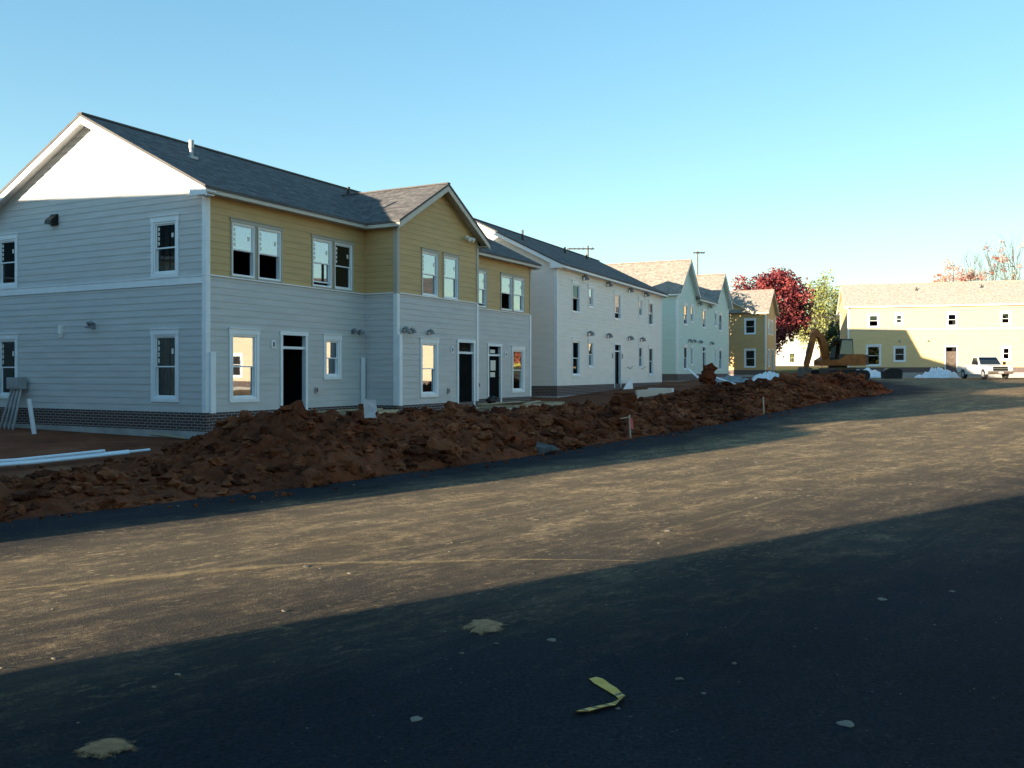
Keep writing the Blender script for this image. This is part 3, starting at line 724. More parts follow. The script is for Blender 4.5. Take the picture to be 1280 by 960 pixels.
house('large grey two storey house with yellow upper front, nearest in the row', *pose(-7.152, 21.008, 28.165), L1, W1, .506,
      [(0, 0), (s1, 0), (s1, -P1), (s2, -P1), (s2, 0), (L1, 0), (L1, W1), (0, W1)],
      {'*': dict(lower='grey', upper='yellow'),
       0: dict(lower='grey', upper='yellow', open=[
           win(.76, 1.60, 4.01, 5.42, state='open', **U), win(1.64, 2.53, 4.01, 5.42, state='open', **U),
           win(3.68, 4.55, 4.01, 5.42, state='ajar', **U), win(4.60, 5.46, 4.01, 5.42, state='shut', glass='glass_side', **U),
           win(.71, 1.70, .97, 2.76), door(2.47, 3.51, .62, 2.77), win(4.17, 4.92, 1.50, 2.74)],
           lamps=[(5.43, 2.87, .8), (5.72, 2.85, .8)]),
       1: dict(lower='grey', upper='yellow'),
       2: dict(lower='grey', upper='yellow', open=[win(7.26 - s1, 8.20 - s1, 3.98, 5.42, **U), win(8.46 - s1, 9.39 - s1, 3.98, 5.42, **U),
           win(7.2 - s1, 8.17 - s1, .95, 2.72), door(9.29 - s1, 10.40 - s1, .56, 2.76, leaf=True)], lamps=[(.32, 2.92, .9), (.64, 2.90, .9), (1.61, 2.90, .9)]),
       4: dict(lower='grey', upper='yellow', open=[win(12.48 - s2, 13.2 - s2, 4.02, 5.42, state='ajar', **U), win(14.22 - s2, 15.18 - s2, 4.02, 5.42, state='open', **U), win(15.2 - s2, 16.15 - s2, 4.02, 5.42, **U),
           door(13.25 - s2, 14.30 - s2, .56, 2.76, leaf=True, papers=True), win(15.12 - s2, 16.15 - s2, .92, 2.70)]),
       7: dict(lower='grey', upper='grey', open=[
           win(W1 - 1.83, W1 - .89, .985, 2.74, glass='glass_side', sticker=True), win(W1 - 1.83, W1 - .89, 3.99, 5.46, glass='glass_side', sticker=True),
           win(W1 - 7.98, W1 - 7.06, .985, 2.74, glass='glass_side', sticker=True), win(W1 - 7.98, W1 - 7.06, 3.99, 5.46, glass='glass_side', sticker=True)],
           lamps=[(W1 - 3.95, 2.88, 1.0)])},
      gables=[dict(wall=2, k=.575, trim='fascia_tan')], fascia='fascia_tan', rake='trim', belts=[(7, 'trim', 3.79, 3.96)],
      corner=lambda i, lev: 'trim' if (i == 0 or lev == 'lower') else 'trim_tan', vents=[(1.65, 2.3, .50, .05, True), (9.3, 3.2, .3, .05, False)], extra=b1_extra)

# --- second house: cream, plain long front
def plan(zt, lowmid=True, st=('open', 'ajar', 'half', 'ajar', 'open')):
    X = [(1.79, 2.82), (3.88, 4.65), (7.72, 8.84), (11.94, 12.70), (13.88, 14.84)]
    o = []
    for i, (a, b_) in enumerate(X):
        o.append(win(a, b_, 4.36 if i in (1, 3) else 3.99, 5.46, cas=.07, state=st[i], glass='glass' if i in (1, 2, 3) else 'glass_side'))
        if i == 2: o.append(door(a, b_, .54, 2.84, leaf=False))
        else: o.append(win(a, b_, 1.53 if i in (1, 3) else 1.13, 2.88, cas=.07, state='shut', glass='glass' if i == 1 else 'glass_side'))
    return o
def b2_extra(root, Ws):
    f0 = Ws[0]
    for a in (7.45, 9.05): q = MB(); board(q, f0, a - .06, a + .06, 2.05, 2.3, 0, .04); q.build('bell_box', M['lamp'], root)
    for a, b_ in ((9.9, 10.8), (12.0, 13.2)):
        q = MB(); q.tube([f0.P(a, 1.62, .02), f0.P((a + b_) / 2, 1.52, .04), f0.P(b_, 1.66, .02)], .012, 6); q.build('loose_cable', M['black'], root)
house('cream two storey house with one long plain front and dark roof, second in the row', *pose(1.92, 38.58, 24.91), 16.6, 8.15, .506, [(0, 0), (16.6, 0), (16.6, 8.15), (0, 8.15)],
      {'*': dict(lower='cream', upper='cream'), 0: dict(lower='cream', upper='cream', open=plan(0), lamps=[(a, z, 1.3) for z in (5.66,) for a in (3.2, 6.6, 10.1, 13.1)] + [(a, 3.12, 1.3) for a in (3.9, 6.6, 10.1, 12.3)]),
       3: dict(lower='cream', upper='cream')}, dz=.37, vents=[(2.2, 2.6, .5, .05, False), (8.3, 2.9, .35, .05, False), (12.7, 3.3, .3, .05, False)], extra=b2_extra)

# --- third house: pale blue-green with two sharp gables
L3 = 14.2
house('pale blue-green two storey house with two sharp front gables, third in the row', *pose(10.74, 58.35, 26.6), L3, 8.15, .506, [(0, 0), (4.5, 0), (L3 - 4.5, 0), (L3, 0), (L3, 8.15), (0, 8.15)],
      {'*': dict(lower='aqua', upper='aqua'),
       0: dict(lower='aqua', upper='aqua', open=[win(1.4, 2.4, 3.99, 5.46, cas=.07, state='half'), win(3.1, 3.9, 4.25, 5.5, cas=.07, state='ajar'), win(1.4, 2.35, 1.0, 2.7, cas=.07, glass='glass_side'), win(3.15, 3.85, 1.3, 2.7, cas=.07)], lamps=[(2.6, 2.95, 1.3), (3.6, 2.95, 1.3)]),
       1: dict(lower='aqua', upper='aqua', open=[win(1.75, 2.7, 3.98, 5.42, cas=.07, state='half'), door(1.7, 2.65, .6, 2.75)], lamps=[(.6, 5.6, 1.3), (3.4, 5.6, 1.3), (.8, 2.95, 1.3), (4.0, 2.95, 1.3)]),
       2: dict(lower='aqua', upper='aqua', open=[win(.1, .75, 4.25, 5.45, cas=.07, glass='glass_side'), win(1.4, 2.35, 3.96, 5.4, cas=.07, glass='glass_side'), win(.1, .7, 1.3, 2.7, cas=.07), win(1.4, 2.35, 1.0, 2.7, cas=.07, glass='glass_side')])},
      gables=[dict(wall=0, k=.93, eave_to=8.3), dict(wall=2, k=.93, eave_to=8.3)], dz=.85, front_skip=[(-OV, 4.5), (L3 - 4.5, L3 + OV)], shingle='shingle_tan', wings=True, vents=[(6.8, 2.2, .4, .05, False)])

# --- fourth house: yellow end with a projecting wing
C4 = Vector((22.96, 81.24)) + Vector((-cos(radians(26.8)), sin(radians(26.8)))) * 1.12
house('small yellow two storey house end beside the red tree, fourth in the row', *pose(C4.x, C4.y, 26.8), 9, 8.15, .506, [(0, -1.12), (4.5, -1.12), (4.5, 0), (9, 0), (9, 8.15), (0, 8.15)],
      {'*': dict(lower='yellow', upper='yellow'),
       0: dict(lower='yellow', upper='yellow', open=[win(.9, 1.8, 3.98, 5.4, cas=.07), win(2.3, 3.2, 3.98, 5.4, cas=.07), win(.9, 1.7, 1.0, 2.7, cas=.07), door(2.6, 3.6, .6, 2.7)]),
       5: dict(lower='yellow', upper='yellow', open=[win(9.27 - 1.95, 9.27 - .9, 3.98, 5.46, glass='glass_side'), win(9.27 - 1.95, 9.27 - .9, .95, 2.7, glass='glass_side')])},
      gables=[dict(wall=0, k=.85, trim='fascia_tan')], dz=1.17, shingle='shingle_tan', fascia='trim', rake='fascia_tan', corner='trim')

# --- fifth house: bright yellow across the end of the road
house('bright yellow two storey house standing across the far end of the road behind the pickup', *pose(28.9, 77.3, 105.7), 16.6, 8.15, .506, [(0, 0), (16.6, 0), (16.6, 8.15), (0, 8.15)],
      {'*': dict(lower='pale_yellow', upper='pale_yellow'), 0: dict(lower='pale_yellow', upper='pale_yellow', open=[
          win(1.45, 2.65, .85, 2.70, glass='glass_dark'), win(3.62, 4.6, 1.2, 2.55, glass='glass_dark'), door(7.6, 8.6, .5, 2.55, bar=False, leaf=True, leafm='steel'), win(11.9, 12.6, 1.3, 2.5, glass='glass_dark'),
          win(1.6, 2.5, 4.15, 5.35, state='open', glass='glass_dark'), win(3.75, 4.4, 4.35, 5.35, state='ajar', glass='glass_dark'), win(7.75, 8.6, 4.15, 5.35, state='open', glass='glass_dark'), win(11.8, 12.6, 4.2, 5.35, state='ajar', glass='glass_dark')],
          lamps=[(4.1, 2.95, 1), (6.25, 2.95, 1)])},
      dz=1.38, shingle='shingle_pale', vents=[(5.8, 2.6, .3, .05, False), (11.0, 2.9, .3, .05, False)], belts=[(0, 'fascia_tan', 3.9, 4.0)])

# --- houses outside the picture: they throw the two shadows and show in the window glass
def plain(label, corner, rot, col, dz=0, L=16.6, name='house'):
    o = []
    for (a, b_) in ((1.8, 2.8), (4.2, 5.1), (11.6, 12.5), (13.8, 14.8)): o += [win(a, b_, 1.0, 2.7, cas=.08, glass='dark'), win(a, b_, 4.0, 5.45, cas=.08, glass='dark')]
    o += [win(7.8, 8.8, 4.0, 5.45, cas=.08), door(7.8, 8.8, .6, 2.8, leaf=True)]
    return house(label, corner, rot, L, 8.15, .506, [(0, 0), (L, 0), (L, 8.15), (0, 8.15)], {'*': dict(lower=col, upper=col), 0: dict(lower=col, upper=col, open=o)}, dz=dz)
def ac(al, c): return (al * sin(AZ) - c * cos(AZ), al * cos(AZ) + c * sin(AZ))
PR = atan2(sin(AZ), -cos(AZ))                              # rotation whose local x runs along increasing c
plain('white two storey house beyond the left edge, throwing the shade over the dirt bank', ac(-13.0, 32.0), PR + pi, 'paint_white')
plain('grey two storey house behind the camera whose shade falls on the near asphalt', ac(-14.5, 5.75), PR + pi, 'grey')
plain('beige two storey house off the right side, mirrored in the lower windows', (27.4, 44.5), atan2(-.9, .43), 'beige', .35)

plain('cream two storey house far beyond the left edge, facing the grey gable', (-38, 34), radians(-99), 'grey')  # added out of view to darken the reflections in the gable windows
# spoil heap beside the left-hand house, unseen and shaped to cast the ragged low part of the long shadow's edge
hp = MB(); nn = 70; mm = 24
for j in range(mm + 1):
    for i in range(nn):
        a = 2 * pi * i / nn; u = j / mm; rr = 1 - u
        cx, cy = ac(-3.0, 14.6); rx = 5.0
        d_ = Vector((cos(a), sin(a))) * rr * rx
        z = 3.6 * min(1, 1.3 * max(0, 1 - rr)) + .22 * noise.fractal(Vector((d_.x * .7, d_.y * .7, 4)), 1, 2, 4) * min(1, rr * 4) * min(1, (1 - rr) * 5)
        hp.v.append((cx + d_.x, cy + d_.y, z - .05 if j else -.1))
for j in range(mm):
    for i in range(nn): hp.f.append((j * nn + i, j * nn + (i + 1) % nn, (j + 1) * nn + (i + 1) % nn, (j + 1) * nn + i)); hp.mi.append(0)
tag(hp.build('spoil_heap', M['soil'], smooth=True), 'tall cone of excavated clay beside the white house beyond the left edge', 'spoil heap')

# ------------------------------------------------------------------ trees
def leaves(mb, c, r, n, size, rng, mi=0, flat=1):
    for _ in range(n):
        d = Vector((rng.gauss(0, 1), rng.gauss(0, 1), rng.gauss(0, 1) * flat)).normalized() * r * rng.random() ** .45
        p = Vector(c) + d; a = Vector((rng.gauss(0, 1), rng.gauss(0, 1), rng.gauss(0, 1))).normalized(); b_ = a.orthogonal().normalized(); b_ = Matrix.Rotation(rng.random() * 6.3, 3, a) @ b_
        c2 = a.cross(b_); s = size * (.6 + .8 * rng.random())
        mb.face([p - b_ * s, p + c2 * s * .45, p + b_ * s, p - c2 * s * .45], mi=mi)
def tree(name, label, base, height, crown, mats, clumps, per, leaf, seed, trunk_r=.25, bare=.0, cat='tree', group=None, gap=.35):
    """crown: (centre z, radius xy, radius z)"""
    rng = random.Random(seed); root = thing(name, label, cat, tuple(base), 0, group); tk = MB(); lf = MB()
    cz, rx, rz = crown
    lean = [(0, 0, -.3)]
    for i in range(1, 7): lean.append((rng.gauss(0, .12) * i * .3, rng.gauss(0, .12) * i * .3, (cz + rz * .55) * i / 6))
    tk.tube(lean, [trunk_r * (1 - .13 * i) for i in range(7)], 9)
    ends = []
    for q in range(clumps):
        a = rng.random() * 2 * pi; v = rng.uniform(-.95, 1); rad = sqrt(max(0, 1 - v * v)); k_ = rng.uniform(.45, 1.0) ** .6
        lump_ = 1 + .22 * noise.noise(Vector((cos(a) * 1.5, sin(a) * 1.5, v * 1.8 + seed)))
        c = Vector((cos(a) * rad * rx * k_ * lump_, sin(a) * rad * rx * k_ * lump_, cz + v * rz * k_ * lump_))
        if rng.random() < .55 or bare > .3:
            t0 = Vector(lean[rng.randrange(2, 6)]); mid = (t0 + c) / 2 + Vector((rng.gauss(0, .2), rng.gauss(0, .2), .15 * rx))
            r0 = trunk_r * rng.uniform(.16, .32); tk.tube([t0, mid, c], [r0, r0 * .6, r0 * .2], 5, cap=False)
            if bare:
                for _ in range(3): tk.tube([(mid + c) / 2, c + Vector((rng.gauss(0, .5), rng.gauss(0, .5), rng.uniform(.2, 1)))], [r0 * .4, .008], 4, cap=False)
        if rng.random() > bare: leaves(lf, c, rx * gap * rng.uniform(.6, 1.1), per, leaf, rng, rng.randrange(len(mats)))
    tk.build('trunk', M['bark'], root, smooth=True); lf.build('crown', mats, root)
    return root
R1, R2, R3 = leaf_mat('red_leaves', (.22, .045, .045)), leaf_mat('crimson_leaves', (.13, .022, .030)), leaf_mat('rust_leaves', (.27, .085, .055))
G1, G2 = leaf_mat('yellow_green_leaves', (.22, .23, .06)), leaf_mat('grey_green_leaves', (.17, .20, .10))
D1 = leaf_mat('dark_evergreen', (.035, .055, .022)); K1, K2, K3 = leaf_mat('pink_leaves', (.50, .24, .20)), leaf_mat('pale_tan_leaves', (.48, .36, .27)), leaf_mat('salmon_leaves', (.55, .30, .24))
p = deep(961, 465.5, 103)
tree('maple_tree', 'dense round crimson red maple tree behind the small yellow house', (p.x, p.y, g(103)), 12, (7.0, 4.4, 5.0), [R1, R2, R2, R1], 190, 85, .19, 11, .3, gap=.30)
p = deep(1026, 465.5, 122)
tree('birch_tree', 'thin pale yellow-green tree between the red maple and the far yellow house', (p.x, p.y, g(122)), 12, (6.9, 3.9, 5.0), [G1, G2, G1], 150, 44, .19, 21, .2, bare=.08)
p = deep(1052, 465.5, 112)
tree('cedar_tree', 'dark evergreen tree low behind the left corner of the far yellow house', (p.x, p.y, g(112)), 7, (3.2, 2.2, 3.6), [D1], 110, 60, .14, 31, .18)
for px, top, Y, rx, rz, sd, lab, mt in ((1190, 327, 118, 1.6, 2.2, 41, 'pink-red bushy tree top showing over the far roof, fullest of its group', [K1, K1, K3]),
                                     (1173, 342, 121, 1.0, 1.6, 42, 'small pink tree top at the left of those over the far roof', [K1, R3]),
                                     (1216, 338, 120, 1.5, 1.7, 43, 'low rust tree top right of the fullest pink tree over the far roof', [K1, K2, K3])):
    p = deep(px, top, Y); gz = g(Y); tree('pink_tree', lab, (p.x, p.y, gz), p.z - gz, (p.z - gz - rz, rx, rz), mt, 44, 30, .13, sd, .16, group='autumn trees over the far roof')
for px, top, Y, sd, lab, br, mt in ((1238, 303, 112, 51, 'slender half-bare tree with one red leaf clump above the far roof', .72, [K1, R3]),
                                   (1266, 288, 109, 52, 'tallest bare tree above the far roof near the right edge', .80, [K2, K1]),
                                   (1213, 310, 126, 53, 'bare grey twiggy tree behind the pink tree tops', .97, [K2])):
    p = deep(px, top, Y); gz = g(Y); hh = p.z - gz; tree('bare_tree', lab, (p.x, p.y, gz), hh, (hh * .76, 2.4, hh * .23), mt, 46, 26, .14, sd, .13, bare=br, group='bare trees over the far roof', gap=.22)
tree('maple_tree', 'bright orange-red maple beyond the right edge, mirrored in the last lower window', (39.5, 62, g(62)), 6, (3.2, 3.0, 2.4), [R1, R3, R3], 120, 70, .16, 61, .25)
for x, y, sd in ((13.5, 80, 91), (18.5, 95.5, 92)):  # unseen pines added to shade the small yellow house and the maple
    tree('pine_tree', ['dark pine hidden behind the blue-green house, nearer the cream one', 'dark pine hidden behind the blue-green house, nearer the maple'][sd - 91], (x, y, g(y)), 8.8, (5.2, 3.6, 3.8), [D1], 150, 60, .2, sd, .25)
# far grove, plus trees added behind the camera and far left to darken window reflections
for i, (x, y) in enumerate(((10, -34), (20, -30), (31, -36), (42, -30), (0, -40), (-60, 30), (-62, 44), (-60, 120), (-45, 135), (-28, 140), (-10, 150), (8, 150), (30, 160), (48, 158), (70, 150), (95, 140), (60, 170), (15, 165))):
    tree('shade_tree', ['broad dull green tree far behind the houses', 'olive green tree far behind the houses'][i % 2], (x, y, g(y)), 11, (6.3, 4.5, 4.6), [[D1, G2], [G2, G1, D1]][i % 2], 70, 45, .26, 70 + i, .3, group='far trees behind the row')

# far cream building, seen lit through the gap beside the maple
house('pale cream house far off in sunlight, seen through the gap under the maple', *pose(33.5, 128, 88), 13, 8.15, .506, [(0, 0), (13, 0), (13, 8.15), (0, 8.15)],
      {'*': dict(lower='cream', upper='cream'), 0: dict(lower='cream', upper='cream', open=[win(2, 3, 1.1, 2.7), win(6, 7, 1.1, 2.7), win(2, 3, 4, 5.4), win(6, 7, 4, 5.4)])}, dz=1.9)

# ------------------------------------------------------------------ poles
def antenna(label, px, ytop, Y, arm_px, arm_y, elements):
    p = deep(px, ytop, Y); gz = g(Y); root = thing('antenna_mast', label, 'antenna', (p.x, p.y, gz)); h = p.z - gz
    mb = MB(); mb.tube([(0, 0, -.3), (0, 0, h)], [.09, .07], 8); mb.build('mast', M['steel'], root)
    a0, a1 = [(q - px) / F * Y for q in arm_px]; z = EYE - (arm_y - YH) / F * Y - gz
    mb = MB(); mb.tube([(a0, 0, z), (a1, 0, z)], .06, 6); mb.build('boom', M['steel'], root)
    el = MB()
    for k_ in range(elements):
        x = a0 + (a1 - a0) * (k_ + .5) / elements; l = .25 + .5 * k_ / elements; el.tube([(x, -l, z + .03), (x, l, z + .03)], .03, 5)
        el.tube([(x, 0, z - .12), (x, 0, z + .12)], .03, 5)
    el.build('antenna_rod', M['steel'], root); return root
antenna('tall mast with long horizontal aerial boom behind the roof of the cream house', 735, 307, 80, (709, 743), 311, 6)
antenna('thin mast topped by a short aerial above the blue-green house', 872, 314, 95, (866, 881), 316, 5)

# ------------------------------------------------------------------ pickup
def pickup():
    p = at(1228, 473); Y = 65.; X = (1230 - 640) / F * Y
    root = thing('pickup_truck', 'white pickup truck facing the camera before the far yellow house', 'pickup truck', (X, Y, g(Y)), radians(-93))
    def arch(cx, r, n=9): return [(cx + r * cos(pi - pi * i / n), .34 + r * sin(pi - pi * i / n)) for i in range(n + 1)]
    Wd = .84
    low = [(-.35, .36)] + [(1.15, .36)] + arch(1.62, .40) + [(2.32, .36), (2.40, .45), (2.42, .78), (2.34, .93), (1.05, 1.0), (-.35, 1.0)]
    mb = MB(); mb.prism([(x, -Wd, z) for x, z in low], (0, 2 * Wd, 0)); mb.build('body', M['truck'], root, recalc=True)
    cab = MB(); cab.hexa([(-.33, -Wd + .03, 1.0), (1.05, -Wd + .03, 1.0), (1.05, Wd - .03, 1.0), (-.33, Wd - .03, 1.0), (-.25, -.66, 1.60), (.45, -.66, 1.60), (.45, .66, 1.60), (-.25, .66, 1.60)])
    cab.build('cab', M['truck'], root)
    ws = MB(); ws.hexa([(1.0, -.72, 1.04), (1.02, -.72, 1.03), (1.02, .72, 1.03), (1.0, .72, 1.04), (.50, -.61, 1.555), (.52, -.61, 1.56), (.52, .61, 1.56), (.50, .61, 1.555)]); ws.build('windshield', M['glass_dark'], root)
    for sy in (-1, 1):
        q = MB(); y0, y1 = sy * (Wd - .045), sy * .665
        q.hexa([(-.22, y0, 1.04), (.86, y0, 1.04), (.86, y0 + sy * .02, 1.04), (-.22, y0 + sy * .02, 1.04), (-.18, y1, 1.54), (.42, y1, 1.54), (.42, y1 + sy * .02, 1.54), (-.18, y1 + sy * .02, 1.54)]); q.build('side_window', M['glass_dark'], root, recalc=True)
        d = MB(); d.box(-.25, .95, *sorted((sy * (Wd), sy * (Wd + .012))), .45, .97); dd = d.build('door', M['truck'], root)
        h_ = MB(); h_.box(-.2, -.06, *sorted((sy * (Wd + .012), sy * (Wd + .04))), .86, .90); h_.build('handle', M['black'], dd)
        mi = MB(); mi.box(.84, .92, *sorted((sy * (Wd + .01), sy * (Wd + .10))), 1.03, 1.07); mi.box(.82, .92, *sorted((sy * (Wd + .08), sy * (Wd + .26))), 1.02, 1.24); mi.build('mirror', M['black'], root)
        hl = MB(); hl.box(2.40, 2.435, *sorted((sy * .52, sy * .80)), .70, .86); hl.build('headlight', M['lens'], root)
    bed = MB(); bp = [(-2.45, .5)] + [(-1.97, .5)] + arch(-1.55, .40) + [(-.37, .36), (-.37, .98), (-2.45, .98)]
    for y0 in (-Wd, Wd - .09): bed.prism([(x, y0, z) for x, z in bp], (0, .09, 0))
    bed.box(-2.45, -2.38, -Wd + .09, Wd - .09, .5, .98); bed.box(-2.38, -.37, -Wd + .09, Wd - .09, .55, .6); bed.build('bed', M['truck'], root, recalc=True)
    gr_ = MB(); gr_.box(2.405, 2.44, -.5, .5, .58, .88); gg = gr_.build('grille', M['black'], root)
    gr_ = MB(); gr_.box(2.44, 2.455, -.5, .5, .73, .76); gr_.build('grille_bar', M['chrome'], gg)
    bu = MB(); bu.box(2.38, 2.52, -.84, .84, .38, .56); bu.build('bumper', M['steel'], root)
    pl = MB(); pl.box(2.52, 2.53, -.16, .16, .42, .51); pl.build('number_plate', M['paper'], root)
    for x in (1.62, -1.55):
        for sy in (-1, 1):
            t_ = MB(); y0, y1 = sorted((sy * .60, sy * .83)); t_.tube([(x, y0, .34), (x, y0 + .03, .34), (x, y1 - .03, .34), (x, y1, .34)], [.29, .34, .34, .29], 20); wh = t_.build('wheel', M['rubber'], root)
            r_ = MB(); r_.tube([(x, sy * .80, .34), (x, sy * .838, .34)], .19, 14); r_.build('rim', M['galv'], wh)
pickup()

# ------------------------------------------------------------------ excavator
def excavator():
    Y = 60.; X = (1047 - 640) / F * Y; gz = g(Y)
    root = thing('excavator', 'orange tracked excavator with its arm folded down behind the end of the dirt bank', 'excavator', (X, Y, gz), radians(202))
    for sy in (-1, 1):
        t_ = MB(); y0, y1 = sorted((sy * .75, sy * 1.2)); pr = [(1.55 * cos(a) * .3 + (1.2 if cos(a) > 0 else -1.2), .36 + .36 * sin(a)) for a in [i * pi / 10 for i in range(20)]]
        t_.prism([(x, y0, z) for x, z in pr], (0, y1 - y0, 0)); t_.build('track', M['rubber'], root, recalc=True)
    u = MB(); u.box(-.9, .9, -.75, .75, .3, .85); u.tube([(0, 0, .8), (0, 0, 1.0)], .6, 16); u.build('undercarriage', M['steel'], root)
    b_ = MB(); b_.prism([(-1.35, -1.15, 1.0), (1.0, -1.15, 1.0), (1.0, -1.15, 1.35), (.2, -1.15, 1.75), (-1.2, -1.15, 1.75), (-1.4, -1.15, 1.5)], (0, 2.3, 0)); b_.build('engine_house', M['digger'], root, recalc=True)
    cw = MB(); cw.prism([(-1.65, -1.1, 1.05), (-1.37, -1.1, 1.05), (-1.37, -1.1, 1.72), (-1.55, -1.1, 1.72)], (0, 2.2, 0)); cw.build('counterweight', M['steel'], root, recalc=True)
    c = MB(); c.hexa([(-.35, .3, 1.36), (.95, .3, 1.36), (.95, 1.12, 1.36), (-.35, 1.12, 1.36), (-.3, .33, 2.75), (.65, .33, 2.75), (.65, 1.08, 2.75), (-.3, 1.08, 2.75)]); cb = c.build('cab', M['cabpaint'], root)
    for pts in (((.96, .36, 1.5), (.96, 1.06, 1.5), (.69, 1.04, 2.65), (.69, .38, 2.65)), ((-.25, 1.135, 1.75), (.85, 1.135, 1.75), (.6, 1.10, 2.65), (-.22, 1.10, 2.65))):
        q = MB(); P_ = [Vector(v) for v in pts]; nn_ = (P_[1] - P_[0]).cross(P_[3] - P_[0]).normalized() * .015
        q.hexa([P_[0], P_[1], P_[1] + nn_, P_[0] + nn_, P_[3], P_[2], P_[2] + nn_, P_[3] + nn_]); q.build('window', M['glass_dark'], cb, recalc=True)
    def seg(nm, P_, wd, mat, y=-.25):
        # P_: list of (x, z, depth)
        mb = MB(); up = []; lo = []
        for i, (x, z, d_) in enumerate(P_):
            a = P_[max(i - 1, 0)]; e = P_[min(i + 1, len(P_) - 1)]; t_ = Vector((e[0] - a[0], e[1] - a[1])).normalized(); n_ = Vector((-t_.y, t_.x)) * d_ / 2
            up.append((x + n_.x, z + n_.y)); lo.append((x - n_.x, z - n_.y))
        mb.prism([(x, y - wd / 2, z) for x, z in lo + up[::-1]], (0, wd, 0)); return mb.build(nm, mat, root, recalc=True)
    seg('boom', [(.75, 1.4, .36), (.95, 2.35, .46), (1.25, 2.95, .42), (1.75, 3.12, .30)], .32, M['digger'])
    seg('stick', [(1.5, 3.4, .22), (1.78, 3.08, .36), (2.15, 1.7, .28), (2.45, .75, .22)], .26, M['digger'])
    bk = MB(); bk.prism([(2.25, -.65, .85), (2.7, -.65, .9), (2.95, -.65, .3), (2.7, -.65, -.05), (2.35, -.65, -.1), (2.5, -.65, .25)], (0, .8, 0)); bk.build('bucket', M['steel'], root, recalc=True)
    for a, e in (((.5, 1.7), (1.0, 2.35)), ((1.2, 3.1), (1.6, 3.38)), ((2.15, 2.5), (2.6, 1.05))):
        h_ = MB(); m_ = ((a[0] + e[0]) / 2, (a[1] + e[1]) / 2); h_.tube([(a[0], -.25, a[1]), (m_[0], -.25, m_[1])], .07, 8); h_.tube([(m_[0], -.25, m_[1]), (e[0], -.25, e[1])], .04, 8); h_.build('hydraulic_ram', M['steel'], root)
excavator()

# ------------------------------------------------------------------ site odds and ends
# pipes on the ground at the left
e = at(187, 560, .2); s_ = Vector((-9.5, 14.3, .22))
for i, (dx, dy, dz_, short, lab) in enumerate(((0, 0, .0, 0, 'white pipe on the clay at the left, longest of the bundle'), (-.12, .05, 0, .35, 'white pipe lying second from the house side in the left bundle'), (.13, -.1, 0, .55, 'white pipe at the road side of the left bundle'), (-.06, 0, .06, .9, 'white pipe resting on top of the left bundle'))):
    d_ = (s_ - e).normalized(); a = e + Vector((dx, dy, dz_)) + d_ * short; b_ = s_ + Vector((dx * .6, dy, dz_))
    a.z = g(a.y) + .10 + dz_; b_.z = g(b_.y) + .12 + dz_
    mb = MB(); m1 = (a + b_) / 2 - Vector((0, 0, .03)); mb.tube([a, m1, b_], .027, 10); o = mb.build('pipe', M['pvc']); tag(o, lab, 'pipe', 'white pipes laid on the clay')
# meter box on its bundle of conduits, at the gable wall
u1 = Vector((sin(radians(28.165)), cos(radians(28.165)), 0)); v1 = Vector((-cos(radians(28.165)), sin(radians(28.165)), 0)); C1 = Vector((-7.152, 21.008, 0))
def h1(s, t_, z): return C1 + u1 * s + v1 * t_ + Vector((0, 0, z))
mroot = thing('meter_box', 'grey electric meter box on a sheaf of conduits against the gable wall', 'meter box', tuple(h1(-.35, 6.85, g(24))), radians(90 - 28.165))
mb = MB(); mb.box(.08, .27, -.28, .30, 1.05, 1.36); mb.box(.06, .08, -.24, .26, 1.09, 1.32); mb.build('cabinet', M['galv'], mroot)
for i, y_ in enumerate((-.2, -.08, .05, .18)):
    mb = MB(); mb.tube([(-.05 + .02 * i, y_ * 1.7 + .18, -.1), (.06, y_ * 1.25 + .06, .5), (.17, y_, 1.06)], .035, 8); mb.build('conduit', M['galv'], mroot)
mb = MB(); a = h1(-.9, 5.0, g(23) - .1); mb.tube([a, a + Vector((-.16, .02, .95))], .055, 12); tag(mb.build('vent_pipe', M['pvc']), 'short white pipe stub sticking out of the clay by the gable wall', 'pipe stub')
mb = MB(); A = at(148, 541); B_ = at(231, 549); mb.bar(A + Vector((0, 0, .03)), (A + B_) / 2 + Vector((0, 0, .06)), .08, .03); mb.bar((A + B_) / 2 + Vector((0, 0, .06)), B_ + Vector((0, 0, .03)), .08, .03)
tag(mb.build('board', M['lumber']), 'thin pale board on the clay along the brick base', 'board')
bg_ = MB(); P_ = deep(284, 555, 16.6)
for k_ in range(5): bg_.lump((P_.x + rc.gauss(0, .05), P_.y + rc.gauss(0, .05), P_.z - .05 + .06 * k_), .13 - .012 * k_, k_ * 7 + 1, 2, (1, 1, .9), .4)
tag(bg_.build('rubbish_bag', M['black'], smooth=True), 'small black plastic bag on the clay near the house corner', 'bag')
# white house-wrap scrap stuck upright in the bank
A = deep(462, 515, 16.2); sc_ = 16.2 / F; out = [(-8, 16), (7, 15), (9, 1), (6, -2), (8, -8), (1, -7.5), (-8, -8)]
mb = MB(); mb.prism([(A.x + a * sc_, A.y + .02 * i, A.z + b_ * sc_) for i, (a, b_) in enumerate(out)], (0, .015, 0)); tag(mb.build('board_scrap', M['plastic_sheet'], recalc=True), 'torn white sheet standing in the dirt bank below the downspout', 'sheet scrap')
